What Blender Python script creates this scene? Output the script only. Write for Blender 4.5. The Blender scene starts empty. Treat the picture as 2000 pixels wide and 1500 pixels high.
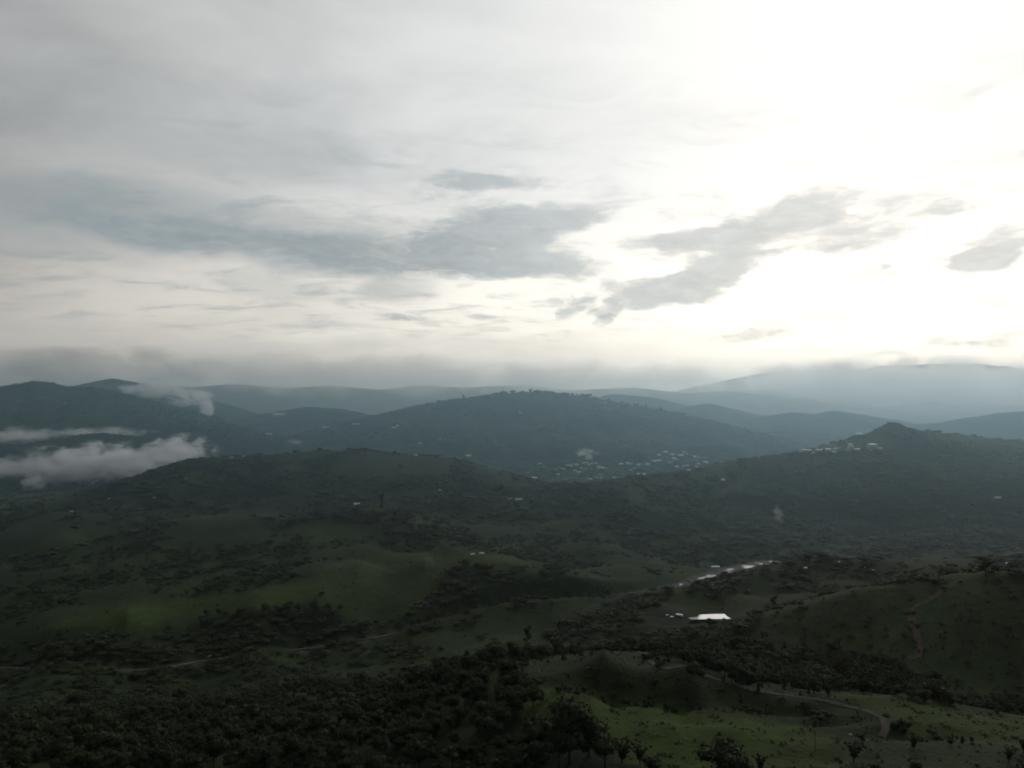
import bpy, math, random
import numpy as np
from mathutils import Vector, Matrix

scene = bpy.context.scene
COL = scene.collection
R = math.radians
F = 1444.0            # focal length in photo pixels (2000 px wide)

# ------------------------------------------------------------------ camera
cam_d = bpy.data.cameras.new('camera')
cam_d.sensor_width = 36.0
cam_d.lens = 36.0 * F / 2000.0
cam_d.clip_start = 1.0
cam_d.clip_end = 60000.0
cam = bpy.data.objects.new('camera', cam_d)
cam.location = (0, 0, 0)
cam.rotation_euler = (R(90), 0, 0)
COL.objects.link(cam)
scene.camera = cam

# ------------------------------------------------------------------ exposure / render settings
scene.view_settings.view_transform = 'Standard'
scene.view_settings.look = 'None'
scene.view_settings.exposure = 0.0
scene.view_settings.gamma = 1.0
scene.view_settings.use_curve_mapping = False
scene.render.engine = 'CYCLES'
cy = scene.cycles
cy.use_denoising = True
cy.pixel_filter_type = 'BLACKMAN_HARRIS'
cy.filter_width = 1.8
cy.max_bounces = 6
cy.diffuse_bounces = 2
cy.glossy_bounces = 2
cy.transmission_bounces = 2
cy.volume_bounces = 4
cy.transparent_max_bounces = 64
cy.volume_max_steps = 256
cy.volume_step_rate = 1.0
cy.sample_clamp_indirect = 4.0

# ------------------------------------------------------------------ sun (behind a cloud veil, upper right)
SUN_AZ, SUN_EL = R(27.0), R(20.0)
SUN = Vector((math.sin(SUN_AZ) * math.cos(SUN_EL), math.cos(SUN_AZ) * math.cos(SUN_EL), math.sin(SUN_EL)))
sd = bpy.data.lights.new('sun', 'SUN')
sd.energy = 0.5
sd.angle = R(25)
sd.color = (1.0, 0.95, 0.87)
sun = bpy.data.objects.new('sun', sd)
sun.rotation_euler = SUN.to_track_quat('Z', 'Y').to_euler()
sun.location = SUN * 1000
COL.objects.link(sun)

# ------------------------------------------------------------------ node helper
def srgb(r, g, b):
    f = lambda c: (c / 255 / 12.92) if c / 255 <= 0.04045 else ((c / 255 + 0.055) / 1.055) ** 2.4
    return (f(r), f(g), f(b), 1.0)

class NT:
    def __init__(self, tree):
        self.t = tree
        self.t.nodes.clear()
    def n(self, typ, **kw):
        nd = self.t.nodes.new(typ)
        for k, v in kw.items():
            setattr(nd, k, v)
        return nd
    def put(self, sock, v):
        if isinstance(v, bpy.types.NodeSocket):
            self.t.links.new(v, sock)
        elif v is not None:
            sock.default_value = v
    def m(self, op, a, b=None, c=None, clamp=False):
        nd = self.n('ShaderNodeMath', operation=op, use_clamp=clamp)
        self.put(nd.inputs[0], a)
        self.put(nd.inputs[1], b)
        self.put(nd.inputs[2], c)
        return nd.outputs[0]
    def vm(self, op, a, b=None, out=0):
        nd = self.n('ShaderNodeVectorMath', operation=op)
        self.put(nd.inputs[0], a)
        if b is not None:
            self.put(nd.inputs[1], b)
        return nd.outputs[out]
    def noise(self, vec, scale, detail=4, rough=0.55, dist=0.0, out='Fac'):
        nd = self.n('ShaderNodeTexNoise')
        self.put(nd.inputs['Vector'], vec)
        nd.inputs['Scale'].default_value = scale
        nd.inputs['Detail'].default_value = detail
        nd.inputs['Roughness'].default_value = rough
        nd.inputs['Distortion'].default_value = dist
        return nd.outputs[out]
    def mr(self, v, a, b, c=0.0, d=1.0, smooth=True):
        nd = self.n('ShaderNodeMapRange')
        nd.interpolation_type = 'SMOOTHSTEP' if smooth else 'LINEAR'
        nd.clamp = True
        self.put(nd.inputs['Value'], v)
        nd.inputs['From Min'].default_value = a
        nd.inputs['From Max'].default_value = b
        nd.inputs['To Min'].default_value = c
        nd.inputs['To Max'].default_value = d
        return nd.outputs['Result']
    def mix(self, f, a, b, blend='MIX'):
        nd = self.n('ShaderNodeMix', data_type='RGBA', blend_type=blend)
        self.put(nd.inputs[0], f)
        self.put(nd.inputs[6], a)
        self.put(nd.inputs[7], b)
        return nd.outputs[2]
    def ramp(self, f, stops, interp='LINEAR'):
        nd = self.n('ShaderNodeValToRGB')
        cr = nd.color_ramp
        while len(cr.elements) < len(stops):
            cr.elements.new(0.5)
        cr.interpolation = interp
        for e, (p, c) in zip(cr.elements, stops):
            e.position = p
            e.color = c
        self.put(nd.inputs[0], f)
        return nd.outputs[0]
    def comb(self, x, y, z):
        nd = self.n('ShaderNodeCombineXYZ')
        self.put(nd.inputs[0], x); self.put(nd.inputs[1], y); self.put(nd.inputs[2], z)
        return nd.outputs[0]
    def sep(self, v):
        nd = self.n('ShaderNodeSeparateXYZ')
        self.put(nd.inputs[0], v)
        return nd.outputs

# ------------------------------------------------------------------ world: Nishita sky under layered cloud
world = bpy.data.worlds.new('World')
scene.world = world
world.use_nodes = True
w = NT(world.node_tree)
sky = w.n('ShaderNodeTexSky', sky_type='NISHITA')
sky.sun_disc = False
sky.sun_elevation = SUN_EL
sky.sun_rotation = SUN_AZ
sky.air_density = 1.0
sky.dust_density = 2.0
bg_sky = w.n('ShaderNodeBackground')
bg_sky.inputs['Strength'].default_value = 0.10
w.put(bg_sky.inputs['Color'], sky.outputs[0])
tc = w.n('ShaderNodeTexCoord')
D3 = w.vm('NORMALIZE', tc.outputs['Generated'])
dx, dy, dz = w.sep(D3)
U = w.m('ARCTAN2', dx, dy)
V = w.m('ARCSINE', dz)
cosg = w.vm('DOT_PRODUCT', D3, tuple(SUN), out=1)
gam = w.m('DIVIDE', w.m('ARCCOSINE', cosg), math.pi)         # 0 at the sun, 1 opposite
g = lambda a: a / 180.0
# cloud sheet coordinates: streaks close up towards the horizon
den = w.m('ADD', w.m('MAXIMUM', dz, 0.0), 0.14)
pl = w.comb(w.m('DIVIDE', dx, den), w.m('DIVIDE', dy, den), 0.0)
warp = w.vm('MULTIPLY', D3, (5.0, 5.0, 11.0))
n1 = w.noise(warp, 1.0, 6, 0.60)
n2 = w.noise(w.vm('ADD', warp, (7.3, 2.1, 5.5)), 1.4, 6, 0.60)
fine = w.noise(w.vm('MULTIPLY', D3, (9.0, 9.0, 26.0)), 1.5, 7, 0.60, 0.4)
sheet = w.noise(w.vm('MULTIPLY', pl, (0.8, 1.1, 1.0)), 1.3, 7, 0.58, 0.5)
gamw = w.m('ADD', gam, w.m('MULTIPLY', w.m('SUBTRACT', w.m('ADD', w.m('MULTIPLY', n1, .6), w.m('MULTIPLY', sheet, .6)), 0.6), 0.13))
veil = w.ramp(gamw, [
    (0.0, (0.52, 0.515, 0.50, 1)), (g(11), (0.495, 0.493, 0.48, 1)), (g(19), (0.452, 0.459, 0.45, 1)),
    (g(28), (0.41, 0.415, 0.41, 1)), (g(40), (0.31, 0.317, 0.317, 1)), (g(56), (0.232, 0.231, 0.229, 1)),
    (g(74), (0.085, 0.088, 0.092, 1)), (g(98), (0.034, 0.036, 0.040, 1)), (1.0, (0.02, 0.022, 0.025, 1))], 'B_SPLINE')
veil = w.mix(1.0, veil, (2, 2, 2, 1), 'MULTIPLY')
Uw = w.m('ADD', U, w.m('MULTIPLY', w.m('SUBTRACT', n1, 0.5), 0.16))
Vw = w.m('ADD', V, w.m('MULTIPLY', w.m('SUBTRACT', n2, 0.5), 0.05))

def blob_sum(blobs):
    tot = None
    for (px, py, rx, ry, s, tilt) in blobs:
        u0 = math.atan((px - 1000) / F)
        v0 = math.atan((750 - py) / F * math.cos(u0))
        ru, rv = rx / F * math.cos(u0) ** 2 * 1.5, ry / F * math.cos(u0) * 1.55
        a, b = w.m('SUBTRACT', Uw, u0), w.m('SUBTRACT', Vw, v0)
        ct, st = math.cos(R(tilt)), math.sin(R(tilt))
        p = w.m('ADD', w.m('MULTIPLY', a, ct / ru), w.m('MULTIPLY', b, st / ru))
        q = w.m('ADD', w.m('MULTIPLY', a, -st / rv), w.m('MULTIPLY', b, ct / rv))
        r2 = w.m('ADD', w.m('MULTIPLY', p, p), w.m('MULTIPLY', q, q))
        k = w.m('MULTIPLY', w.mr(r2, 1.45, 0.0), s)
        tot = k if tot is None else w.m('ADD', tot, k)
    return tot

dark = [  # px, py, rx, ry, strength, tilt
    (330, 425, 280, 40, .50, -3), (560, 488, 250, 30, .62, -3), (110, 430, 230, 60, .34, 0), (740, 490, 130, 34, .55, 0),
    (940, 462, 105, 42, .85, 0), (1060, 440, 90, 30, .55, 6), (1130, 425, 60, 20, .4, 8), (960, 522, 120, 18, .55, 0), (1075, 525, 85, 20, .55, 0),
    (790, 565, 55, 16, .50, 6), (1020, 354, 80, 14, .40, 3), (860, 372, 60, 12, .36, 0), (940, 360, 60, 12, .3, 0),
    (1270, 560, 70, 22, .75, 4), (1360, 542, 85, 26, .80, 10), (1440, 518, 55, 18, .5, 10),
    (1290, 478, 70, 14, .50, 2), (1390, 462, 80, 18, .55, 6), (1480, 445, 80, 26, .50, 14), (1560, 410, 80, 22, .42, 16), (1650, 398, 90, 22, .36, 2),
    (1490, 482, 50, 16, .55, 0), (1600, 440, 60, 22, .45, 0), (1660, 468, 80, 18, .40, 6), (1740, 430, 80, 22, .30, 0), (1590, 490, 70, 10, .40, 6), (1700, 490, 60, 9, .35, 0),
    (1850, 410, 60, 11, .50, 3), (1960, 480, 70, 26, .62, 12), (1920, 510, 70, 18, .6, 6), (1840, 500, 45, 7, .45, 0),
    (1188, 606, 22, 18, .75, 0), (1196, 630, 12, 12, .4, 0), (1130, 602, 16, 14, .5, 0), (1100, 585, 60, 8, .3, 0), (560, 560, 110, 15, .26, -6),
    (1250, 596, 30, 6, .4, 0), (800, 616, 45, 8, .35, 0), (660, 642, 60, 5, .22, 0), (930, 616, 30, 6, .25, 0), (1020, 612, 70, 6, .2, 4), (1708, 525, 13, 5, .5, 0),
    (1820, 615, 18, 4, .35, 0), (1800, 590, 16, 4, .3, 0), (1850, 598, 14, 4, .3, 0), (1880, 182, 60, 7, .18, 10), (1720, 345, 60, 7, .14, 0),
    (1500, 640, 100, 20, .34, 8), (1440, 655, 60, 10, .25, 4), (1930, 650, 70, 14, .42, 6), (1830, 660, 30, 8, .4, 0), (1700, 690, 60, 4, .25, 0),
    (430, 260, 240, 60, .20, -6), (640, 330, 160, 26, .14, -8), (90, 230, 160, 180, .16, 0), (650, 175, 90, 40, .1, -20)]
low = [
    (40, 655, 90, 38, .55, 0), (140, 690, 160, 40, .5, 0), (280, 675, 50, 28, .35, 0), (600, 705, 200, 34, .5, 0),
    (480, 690, 70, 26, .35, 0), (900, 690, 260, 26, .42, 0), (1150, 672, 200, 18, .30, 0), (1450, 700, 200, 20, .2, 0)]
soft = [b for b in dark if b[0] < 800]
crisp = [b[:4] + (b[4] * 1.3, b[5]) for b in dark if b[0] >= 800]
fine2 = w.noise(w.vm('MULTIPLY', D3, (14.0, 14.0, 44.0)), 2.2, 8, 0.66, 0.6)
tex = w.m('ADD', w.m('MULTIPLY', w.m('SUBTRACT', fine, .5), 1.7), w.m('MULTIPLY', w.m('SUBTRACT', fine2, .5), 1.7))
cs = blob_sum(crisp)
darkm = w.m('MULTIPLY', w.mr(w.m('ADD', cs, w.m('MULTIPLY', tex, w.mr(cs, 0.0, .3))), 0.0, 1.15), .95)
darkm = w.m('ADD', darkm, w.m('MULTIPLY', blob_sum(soft), w.m('ADD', w.mr(fine, 0.28, 0.68, 0.75, 1.15), w.m('MULTIPLY', tex, .35))), clamp=True)
lowm = w.m('MULTIPLY', blob_sum(low), w.mr(fine, 0.3, 0.65, 0.6, 1.1), clamp=True)
# general broken sheet all round the sky
gen = w.m('MULTIPLY', w.mr(sheet, 0.40, 0.72), w.mr(V, 0.02, 0.30, 0.05, 0.30))
gen = w.m('MULTIPLY', gen, w.mr(gam, 0.02, 0.26, 0.65, 1.0))
sh2 = w.noise(w.vm('MULTIPLY', pl, (1.0, 1.5, 1.0)), 3.0, 8, 0.62, 0.7)
gen2 = w.m('MULTIPLY', w.mr(sh2, 0.47, 0.72), w.m('MULTIPLY', w.mr(V, 0.02, 0.09), w.mr(V, 0.46, 0.20)))
# warm brightening of the low sky
warm = w.mr(V, 0.30, 0.03)
c = w.mix(w.m('MULTIPLY', warm, 0.85), veil, w.mix(1.0, veil, (1.62, 1.50, 1.34, 1), 'MULTIPLY'))
c = w.mix(gen, c, w.mix(1.0, c, (0.62, 0.64, 0.65, 1), 'MULTIPLY'))
cloudcol = w.mix(1.0, w.mix(w.mr(gam, 0.07, 0.25), (0.52, 0.56, 0.575, 1), (0.28, 0.335, 0.36, 1)), (1, 1, 1, 1), 'MULTIPLY')
c = w.mix(w.m('MULTIPLY', gen2, 0.55), c, cloudcol)
shade = w.m('ADD', 1.0, w.m('MULTIPLY', tex, .35))
cloudcol = w.mix(1.0, cloudcol, w.comb(shade, shade, shade), 'MULTIPLY')
c = w.mix(w.m('MULTIPLY', darkm, 0.93), c, cloudcol)
lowcol = w.mix(w.mr(gam, 0.08, 0.30), (0.90, 0.87, 0.80, 1), (0.60, 0.575, 0.54, 1))
c = w.mix(w.m('MULTIPLY', lowm, 0.85), c, lowcol)
c = w.mix(w.mr(V, .05, .0, 0, .6), c, lowcol)
bg_cloud = w.n('ShaderNodeBackground')
w.put(bg_cloud.inputs['Color'], c)
bg_cloud.inputs['Strength'].default_value = 1.0
mixs = w.n('ShaderNodeMixShader')
mixs.inputs[0].default_value = 0.97
w.t.links.new(bg_sky.outputs[0], mixs.inputs[1])
w.t.links.new(bg_cloud.outputs[0], mixs.inputs[2])
wo = w.n('ShaderNodeOutputWorld')
w.t.links.new(mixs.outputs[0], wo.inputs['Surface'])

# ------------------------------------------------------------------ numpy noise
_rng = np.random.RandomState(11)
_perm = _rng.permutation(256)
_perm = np.concatenate([_perm, _perm])
_gr = np.array([(math.cos(a), math.sin(a)) for a in np.linspace(0, 2 * math.pi, 32, endpoint=False)])

def perlin(x, y):
    xi, yi = np.floor(x).astype(int), np.floor(y).astype(int)
    xf, yf = x - xi, y - yi
    xi &= 255; yi &= 255
    u, v = xf ** 3 * (xf * (xf * 6 - 15) + 10), yf ** 3 * (yf * (yf * 6 - 15) + 10)
    def gd(ix, iy, fx, fy):
        h = _perm[_perm[ix & 255] + (iy & 255)] & 31
        return _gr[h, 0] * fx + _gr[h, 1] * fy
    a = gd(xi, yi, xf, yf); b = gd(xi + 1, yi, xf - 1, yf)
    c_ = gd(xi, yi + 1, xf, yf - 1); d = gd(xi + 1, yi + 1, xf - 1, yf - 1)
    return (a + u * (b - a)) * (1 - v) + (c_ + u * (d - c_)) * v

def fbm(x, y, oct=4, rough=0.5, ridged=False):
    s, amp, tot = 0, 1.0, 0.0
    for k in range(oct):
        n = perlin(x * 2 ** k + 13.7 * k, y * 2 ** k - 7.1 * k) * 1.4
        s = s + amp * ((1 - np.abs(n) * 1.6) if ridged else n)
        tot += amp; amp *= rough
    return s / tot

def sstep(a, b, x):
    t = np.clip((x - a) / (b - a), 0, 1)
    return t * t * (3 - 2 * t)

# ------------------------------------------------------------------ terrain
def P(px, py, D):
    return np.array(((px - 1000) / F * D, D, (750 - py) / F * D))
def Z(px, D, z):
    return np.array(((px - 1000) / F * D, D, z))

pins = [P(*a) for a in [
    # foreground spur with the meadow
    (1300, 1500, 290), (1700, 1500, 290), (2050, 1500, 290), (1000, 1500, 300), (1300, 1420, 325), (1700, 1430, 325),
    (2000, 1450, 320), (1080, 1345, 370), (1200, 1368, 366), (1330, 1392, 352), (1500, 1420, 340), (1000, 1300, 410), (1180, 1273, 400),
    (1340, 1305, 388), (1480, 1350, 384), (1650, 1345, 405), (1780, 1352, 402), (1850, 1375, 398), (2000, 1405, 380), (1440, 1388, 354), (1560, 1395, 356), (1090, 1350, 360),
    # wooded slope lower left
    (0, 1500, 400), (300, 1500, 400), (600, 1500, 360), (850, 1500, 320), (0, 1400, 560), (300, 1400, 540), (600, 1400, 480),
    (800, 1400, 420), (950, 1350, 390), (600, 1335, 620), (880, 1300, 520), (300, 1345, 700), (0, 1345, 700),
    # river
    (-150, 1300, 840), (0, 1300, 840), (260, 1305, 833), (410, 1285, 864), (600, 1262, 902), (740, 1240, 943), (900, 1210, 1005), (1050, 1192, 1045),
    (1180, 1172, 1095), (1345, 1140, 1185), (1420, 1115, 1266), (1500, 1095, 1339),
    (1100, 1240, 900), (1000, 1250, 880), (800, 1300, 760),
    # terraces and fields left
    (250, 1200, 930), (500, 1180, 960), (620, 1170, 990), (100, 1222, 910), (700, 1120, 1080), (830, 1090, 1130), (830, 1150, 1050),
    (500, 1100, 1150), (200, 1120, 1150), (0, 1110, 1200), (300, 1060, 1300), (0, 1000, 1650), (600, 1040, 1350), (0, 975, 1850), (200, 960, 1850),
    # pond shelf
    (1370, 1203, 835), (1300, 1205, 835), (1430, 1205, 835), (1250, 1165, 930), (1500, 1150, 950), (1600, 1105, 1030), (1800, 1100, 1050), (1200, 1230, 800),
    (1100, 1262, 740), (1050, 1290, 560), (1450, 1150, 950),
]] + [
    Z(1345, 1085, -310), Z(1420, 1105, -308), Z(1500, 1135, -303), Z(1460, 1230, -319), Z(1600, 1180, -306),
    P(1300, 1229, 790), P(1370, 1230, 790), P(1440, 1230, 790),
    Z(1180, 510, -187), Z(1500, 490, -195), Z(1650, 480, -202), Z(1850, 470, -208), Z(2050, 465, -210), Z(1400, 600, -205), Z(1250, 620, -222),
    Z(1700, 1400, -318), Z(2000, 1450, -318), Z(1300, 1380, -319), Z(1500, 1490, -318), Z(1800, 1490, -318), Z(1100, 1330, -304), Z(1200, 1450, -300), Z(1000, 1400, -291),
    Z(1850, 1250, -300), Z(1650, 1230, -305),
    Z(900, 2700, -325), Z(1100, 2750, -326), Z(1300, 2750, -326), Z(1500, 2900, -328), Z(1300, 2450, -315), Z(1100, 2350, -312),
    Z(0, 2500, -342), Z(200, 2600, -342), Z(400, 2700, -340), Z(600, 2700, -335), Z(-300, 2400, -340), Z(0, 3000, -335), Z(500, 3300, -325),
    Z(1700, 3200, -330), Z(2000, 3300, -330), Z(2300, 3000, -330), Z(2000, 2050, -300),
    Z(0, 5500, -290), Z(500, 5500, -290), Z(1000, 5500, -295), Z(1500, 5700, -300), Z(2000, 5700, -300),
    Z(0, 8000, -270), Z(500, 8000, -270), Z(1000, 8000, -270), Z(1500, 8000, -275), Z(2000, 8000, -275),
    Z(0, 13000, -240), Z(1000, 13000, -240), Z(2000, 13000, -240), Z(0, 20000, -230), Z(1000, 20000, -230), Z(2000, 20000, -230),
]
for az in (-50, -35, 0, 35, 50):
    for D, z in ((30, -128), (110, -128)):
        pins.append(np.array((math.sin(R(az)) * D, math.cos(R(az)) * D, z)))
for az in (-80, -120, 180, 120, 80):
    for D, z in ((60, -128), (250, -165), (900, -230), (3000, -280), (16000, -250)):
        pins.append(np.array((math.sin(R(az)) * D, math.cos(R(az)) * D, z)))
pins = np.array(pins)

def warpc(x, y):                       # log-polar working plane for the scattered-point surface
    r = np.hypot(x, y) + 60.0
    return np.stack([x / r, y / r], -1) * (np.log(r / 20.0))[..., None]
_pc = warpc(pins[:, 0], pins[:, 1])
_dm = np.linalg.norm(_pc[:, None] - _pc[None], axis=-1)
_phi = lambda d: np.where(d > 1e-9, d * d * np.log(d + 1e-12), 0) * 0.35 - d
_A = np.zeros((len(pins) + 3, len(pins) + 3))
_A[:-3, :-3] = _phi(_dm) + np.eye(len(pins)) * -0.004
_A[:-3, -3] = 1; _A[:-3, -2:] = _pc
_A[-3, :-3] = 1; _A[-2:, :-3] = _pc.T
_wt = np.linalg.solve(_A, np.concatenate([pins[:, 2], [0, 0, 0]]))

def base_h(x, y):
    out = np.empty(x.shape)
    xf, yf, of = x.ravel(), y.ravel(), out.ravel()
    for i in range(0, xf.size, 40000):
        q = warpc(xf[i:i + 40000], yf[i:i + 40000])
        d = np.sqrt(((q[:, None, :] - _pc[None]) ** 2).sum(-1))
        of[i:i + 40000] = _phi(d) @ _wt[:-3] + _wt[-3] + q @ _wt[-2:]
    return np.clip(of.reshape(x.shape), -350, -100)

# crest lines: owner, points (px, py, D), slope on our side, slope beyond, crest roundness, gully strength
ridges = [
    ('left_hill', [(180, 985, 1800), (260, 955, 1850), (310, 930, 1900), (350, 913, 1950), (400, 897, 2000), (450, 892, 2050), (500, 890, 2100), (560, 887, 2100), (620, 882, 2100), (700, 879, 2100),
                   (780, 889, 2100), (850, 892, 2080), (900, 905, 2020), (960, 925, 1950), (1010, 948, 1850)], .20, .28, 40, .5),
    ('left_hill', [(900, 962, 1750), (1000, 976, 1750), (1060, 966, 1800), (1130, 949, 1850), (1180, 946, 1850), (1260, 934, 1950)], .20, .20, 40, .6),
    ('left_hill', [(560, 1010, 1500), (640, 1002, 1480), (700, 992, 1500), (745, 994, 1490), (800, 1022, 1400), (870, 1060, 1250), (935, 1085, 1150), (990, 1094, 1130), (1040, 1112, 1120), (1085, 1145, 1095)], .26, .26, 28, .5),
    ('left_hill', [(0, 1003, 1600), (200, 1010, 1500), (400, 1020, 1450), (500, 1010, 1480), (560, 1010, 1500)], .2, .2, 40, .5),
    ('right_hill', [(1250, 936, 1950), (1330, 917, 2050), (1400, 907, 2150), (1450, 899, 2200), (1520, 889, 2230), (1580, 881, 2250), (1640, 868, 2320), (1680, 853, 2360), (1720, 843, 2400), (1745, 839, 2410),
                    (1768, 838, 2420), (1800, 841, 2450), (1850, 846, 2480), (1900, 852, 2520), (1960, 858, 2560), (2000, 862, 2600), (2100, 868, 2650), (2300, 880, 2700)], .21, .3, 14, .9),
    ('right_hill', [(1690, 851, 2385), (1720, 836, 2400), (1738, 825, 2408), (1748, 824, 2410), (1762, 834, 2414), (1790, 842, 2420)], .6, .6, 5, .1),
    ('right_hill', [(1690, 890, 2200), (1760, 906, 2050), (1830, 936, 1950), (1900, 966, 1850), (2000, 985, 1800), (2150, 1000, 1750)], .24, .24, 40, .7),
    ('central_hill', [(560, 858, 3650), (640, 838, 3800), (700, 825, 3900), (760, 812, 4000), (800, 802, 4050), (840, 790, 4100), (900, 779, 4150), (960, 771, 4200), (1040, 767, 4200),
                      (1120, 772, 4200), (1180, 787, 4150), (1250, 795, 4100), (1330, 812, 4000), (1400, 830, 3900), (1450, 848, 3800), (1490, 870, 3700), (1520, 893, 3600)], .215, .28, 60, .9),
    ('far_hills', [(1130, 792, 5600), (1170, 776, 5600), (1200, 770, 5600), (1260, 774, 5600), (1310, 793, 5600)], .25, .25, 40, .8),
    ('far_hills', [(1310, 806, 5200), (1345, 798, 5200), (1380, 788, 5200), (1430, 801, 5200), (1500, 813, 5200)], .25, .25, 40, .8),
    ('far_hills', [(1480, 815, 4700), (1510, 811, 4700), (1550, 805, 4700), (1590, 809, 4700), (1630, 802, 4700), (1680, 809, 4700), (1740, 818, 4700), (1800, 833, 4600)], .25, .25, 30, .8),
    ('far_hills', [(1470, 850, 4200), (1520, 844, 4200), (1560, 840, 4200), (1600, 845, 4200), (1640, 860, 4100)], .25, .25, 40, .8),
    ('far_hills', [(1770, 830, 4500), (1850, 825, 4500), (1900, 815, 4500), (1960, 806, 4500), (2040, 800, 4500), (2200, 800, 4500)], .22, .25, 40, .8),
    ('left_mountain', [(-250, 770, 3700), (-120, 760, 3700), (0, 757, 3800), (40, 750, 3800), (75, 745, 3800), (100, 754, 3800), (190, 758, 3800), (230, 778, 3700), (300, 805, 3600), (360, 822, 3500), (430, 836, 3400), (500, 850, 3400)], .24, .3, 40, 1.0),
    ('left_mountain', [(180, 752, 5000), (220, 739, 5000), (250, 744, 5000), (275, 748, 5000), (300, 762, 5000), (350, 775, 5000), (400, 790, 4900), (470, 815, 4800)], .25, .3, 30, .9),
    ('left_mountain', [(480, 818, 4600), (540, 805, 4600), (600, 795, 4600), (650, 797, 4600), (720, 810, 4600)], .2, .25, 60, .8),
    ('valley_knoll', [(90, 870, 2900), (150, 853, 2900), (190, 846, 2900), (230, 850, 2900), (270, 868, 2900)], .22, .22, 40, .6),
    ('far_plain', [(-300, 752, 8500), (100, 757, 8500), (260, 751, 8400), (380, 756, 8000), (460, 750, 8200), (560, 758, 8300), (640, 753, 8500), (740, 761, 8300), (830, 753, 8600), (900, 757, 8500), (1010, 752, 8600), (1120, 762, 8500), (1230, 757, 8500), (1330, 768, 8200), (1420, 764, 8200), (1550, 786, 7500)], .12, .12, 120, .5),
    ('far_mountain', [(1430, 750, 11000), (1480, 733, 11000), (1500, 728, 11000), (1540, 727, 11000), (1580, 733, 11000), (1620, 737, 11000), (1680, 741, 11000), (1740, 735, 11000), (1780, 729, 11000), (1830, 734, 11000), (1900, 738, 11000), (2050, 738, 11000), (2300, 735, 11000)], .25, .2, 60, .7),
    ('far_mountain', [(1560, 750, 14000), (1620, 734, 14000), (1660, 727, 14000), (1690, 721, 14000), (1720, 714, 14000), (1760, 713, 14000), (1800, 711, 14000), (1900, 710, 14000), (2050, 710, 14000), (2400, 712, 14000)], .25, .3, 60, .6),
    ('plateau', [(1240, 1163, 950), (1340, 1147, 980), (1420, 1132, 1000), (1500, 1112, 1020), (1560, 1094, 1050), (1600, 1090, 1050), (1700, 1092, 1050), (1850, 1094, 1100), (1960, 1090, 1150), (2060, 1085, 1150), (2250, 1080, 1150)], .20, .55, 16, .2),
    ('near_ridge', [(2400, 1090, 620), (2050, 1107, 640), (2000, 1114, 640), (1950, 1117, 650), (1900, 1121, 660), (1850, 1131, 670), (1780, 1141, 670), (1700, 1149, 680), (1640, 1166, 690), (1580, 1186, 700), (1535, 1212, 690)], .36, .50, 14, .08),
]
_rid = [(o, np.array([P(*p) for p in (pts if pts[0][0] < pts[-1][0] else pts[::-1])]), sn, sf, rr, gu) for (o, pts, sn, sf, rr, gu) in ridges]

RIVER = [(-400, 1300, 840, 3.5), (0, 1300, 840, 3.5), (260, 1305, 833, 3.5), (410, 1285, 864, 3.5), (600, 1262, 902, 4), (740, 1240, 943, 5), (900, 1210, 1005, 6), (1050, 1192, 1045, 12),
         (1180, 1172, 1095, 14), (1270, 1156, 1138, 18), (1345, 1139, 1188, 20), (1385, 1124, 1236, 24), (1420, 1114, 1270, 26), (1460, 1104, 1306, 26), (1505, 1096, 1335, 30), (1570, 1105, 1310, 24), (1650, 1120, 1270, 20), (1760, 1125, 1250, 18), (2050, 1125, 1250, 16), (2500, 1125, 1250, 16)]
RIVER_Z = -322.0
_riv = np.array([((a - 1000) / F * d, d, wd) for a, b, d, wd in RIVER], float)

def poly_dist(x, y, pl, chunk=60000):
    """distance to a polyline in plan, interpolated third column, and whether the point lies on the camera's side"""
    xf, yf = x.ravel(), y.ravel()
    best = np.full(xf.shape, 1e18); val = np.zeros(xf.shape); cr = np.zeros(xf.shape)
    for i in range(len(pl) - 1):
        a, b = pl[i], pl[i + 1]
        ex, ey = b[0] - a[0], b[1] - a[1]
        L2 = ex * ex + ey * ey
        t = np.clip(((xf - a[0]) * ex + (yf - a[1]) * ey) / L2, 0, 1)
        qx, qy = a[0] + t * ex, a[1] + t * ey
        d = (xf - qx) ** 2 + (yf - qy) ** 2
        k = d < best
        best[k] = d[k]
        val[k] = (a[2] + t * (b[2] - a[2]))[k]
        cr[k] = (np.hypot(qx, qy) - np.hypot(xf, yf))[k]
    return np.sqrt(best).reshape(x.shape), val.reshape(x.shape), cr.reshape(x.shape)

def ridge_h(x, y, pl, sn, sf, rr):
    """upper envelope of the crest's segments, each falling away on both sides; also the distance to the crest"""
    r = np.hypot(x, y)
    best = np.full(x.shape, -1e9); dmin = np.full(x.shape, 1e9)
    for i in range(len(pl) - 1):
        a, b = pl[i], pl[i + 1]
        ex, ey = b[0] - a[0], b[1] - a[1]
        t = np.clip(((x - a[0]) * ex + (y - a[1]) * ey) / (ex * ex + ey * ey), 0, 1)
        qx, qy = a[0] + t * ex, a[1] + t * ey
        d = np.hypot(x - qx, y - qy)
        perp = (ex * (y - a[1]) - ey * (x - a[0])) / math.hypot(ex, ey)      # > 0 beyond the crest
        sl = sn + (sf - sn) * sstep(-rr, rr, perp)
        best = np.maximum(best, a[2] + t * (b[2] - a[2]) - sl * (np.sqrt(d * d + rr * rr) - rr))
        dmin = np.minimum(dmin, d)
    return best, dmin

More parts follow.
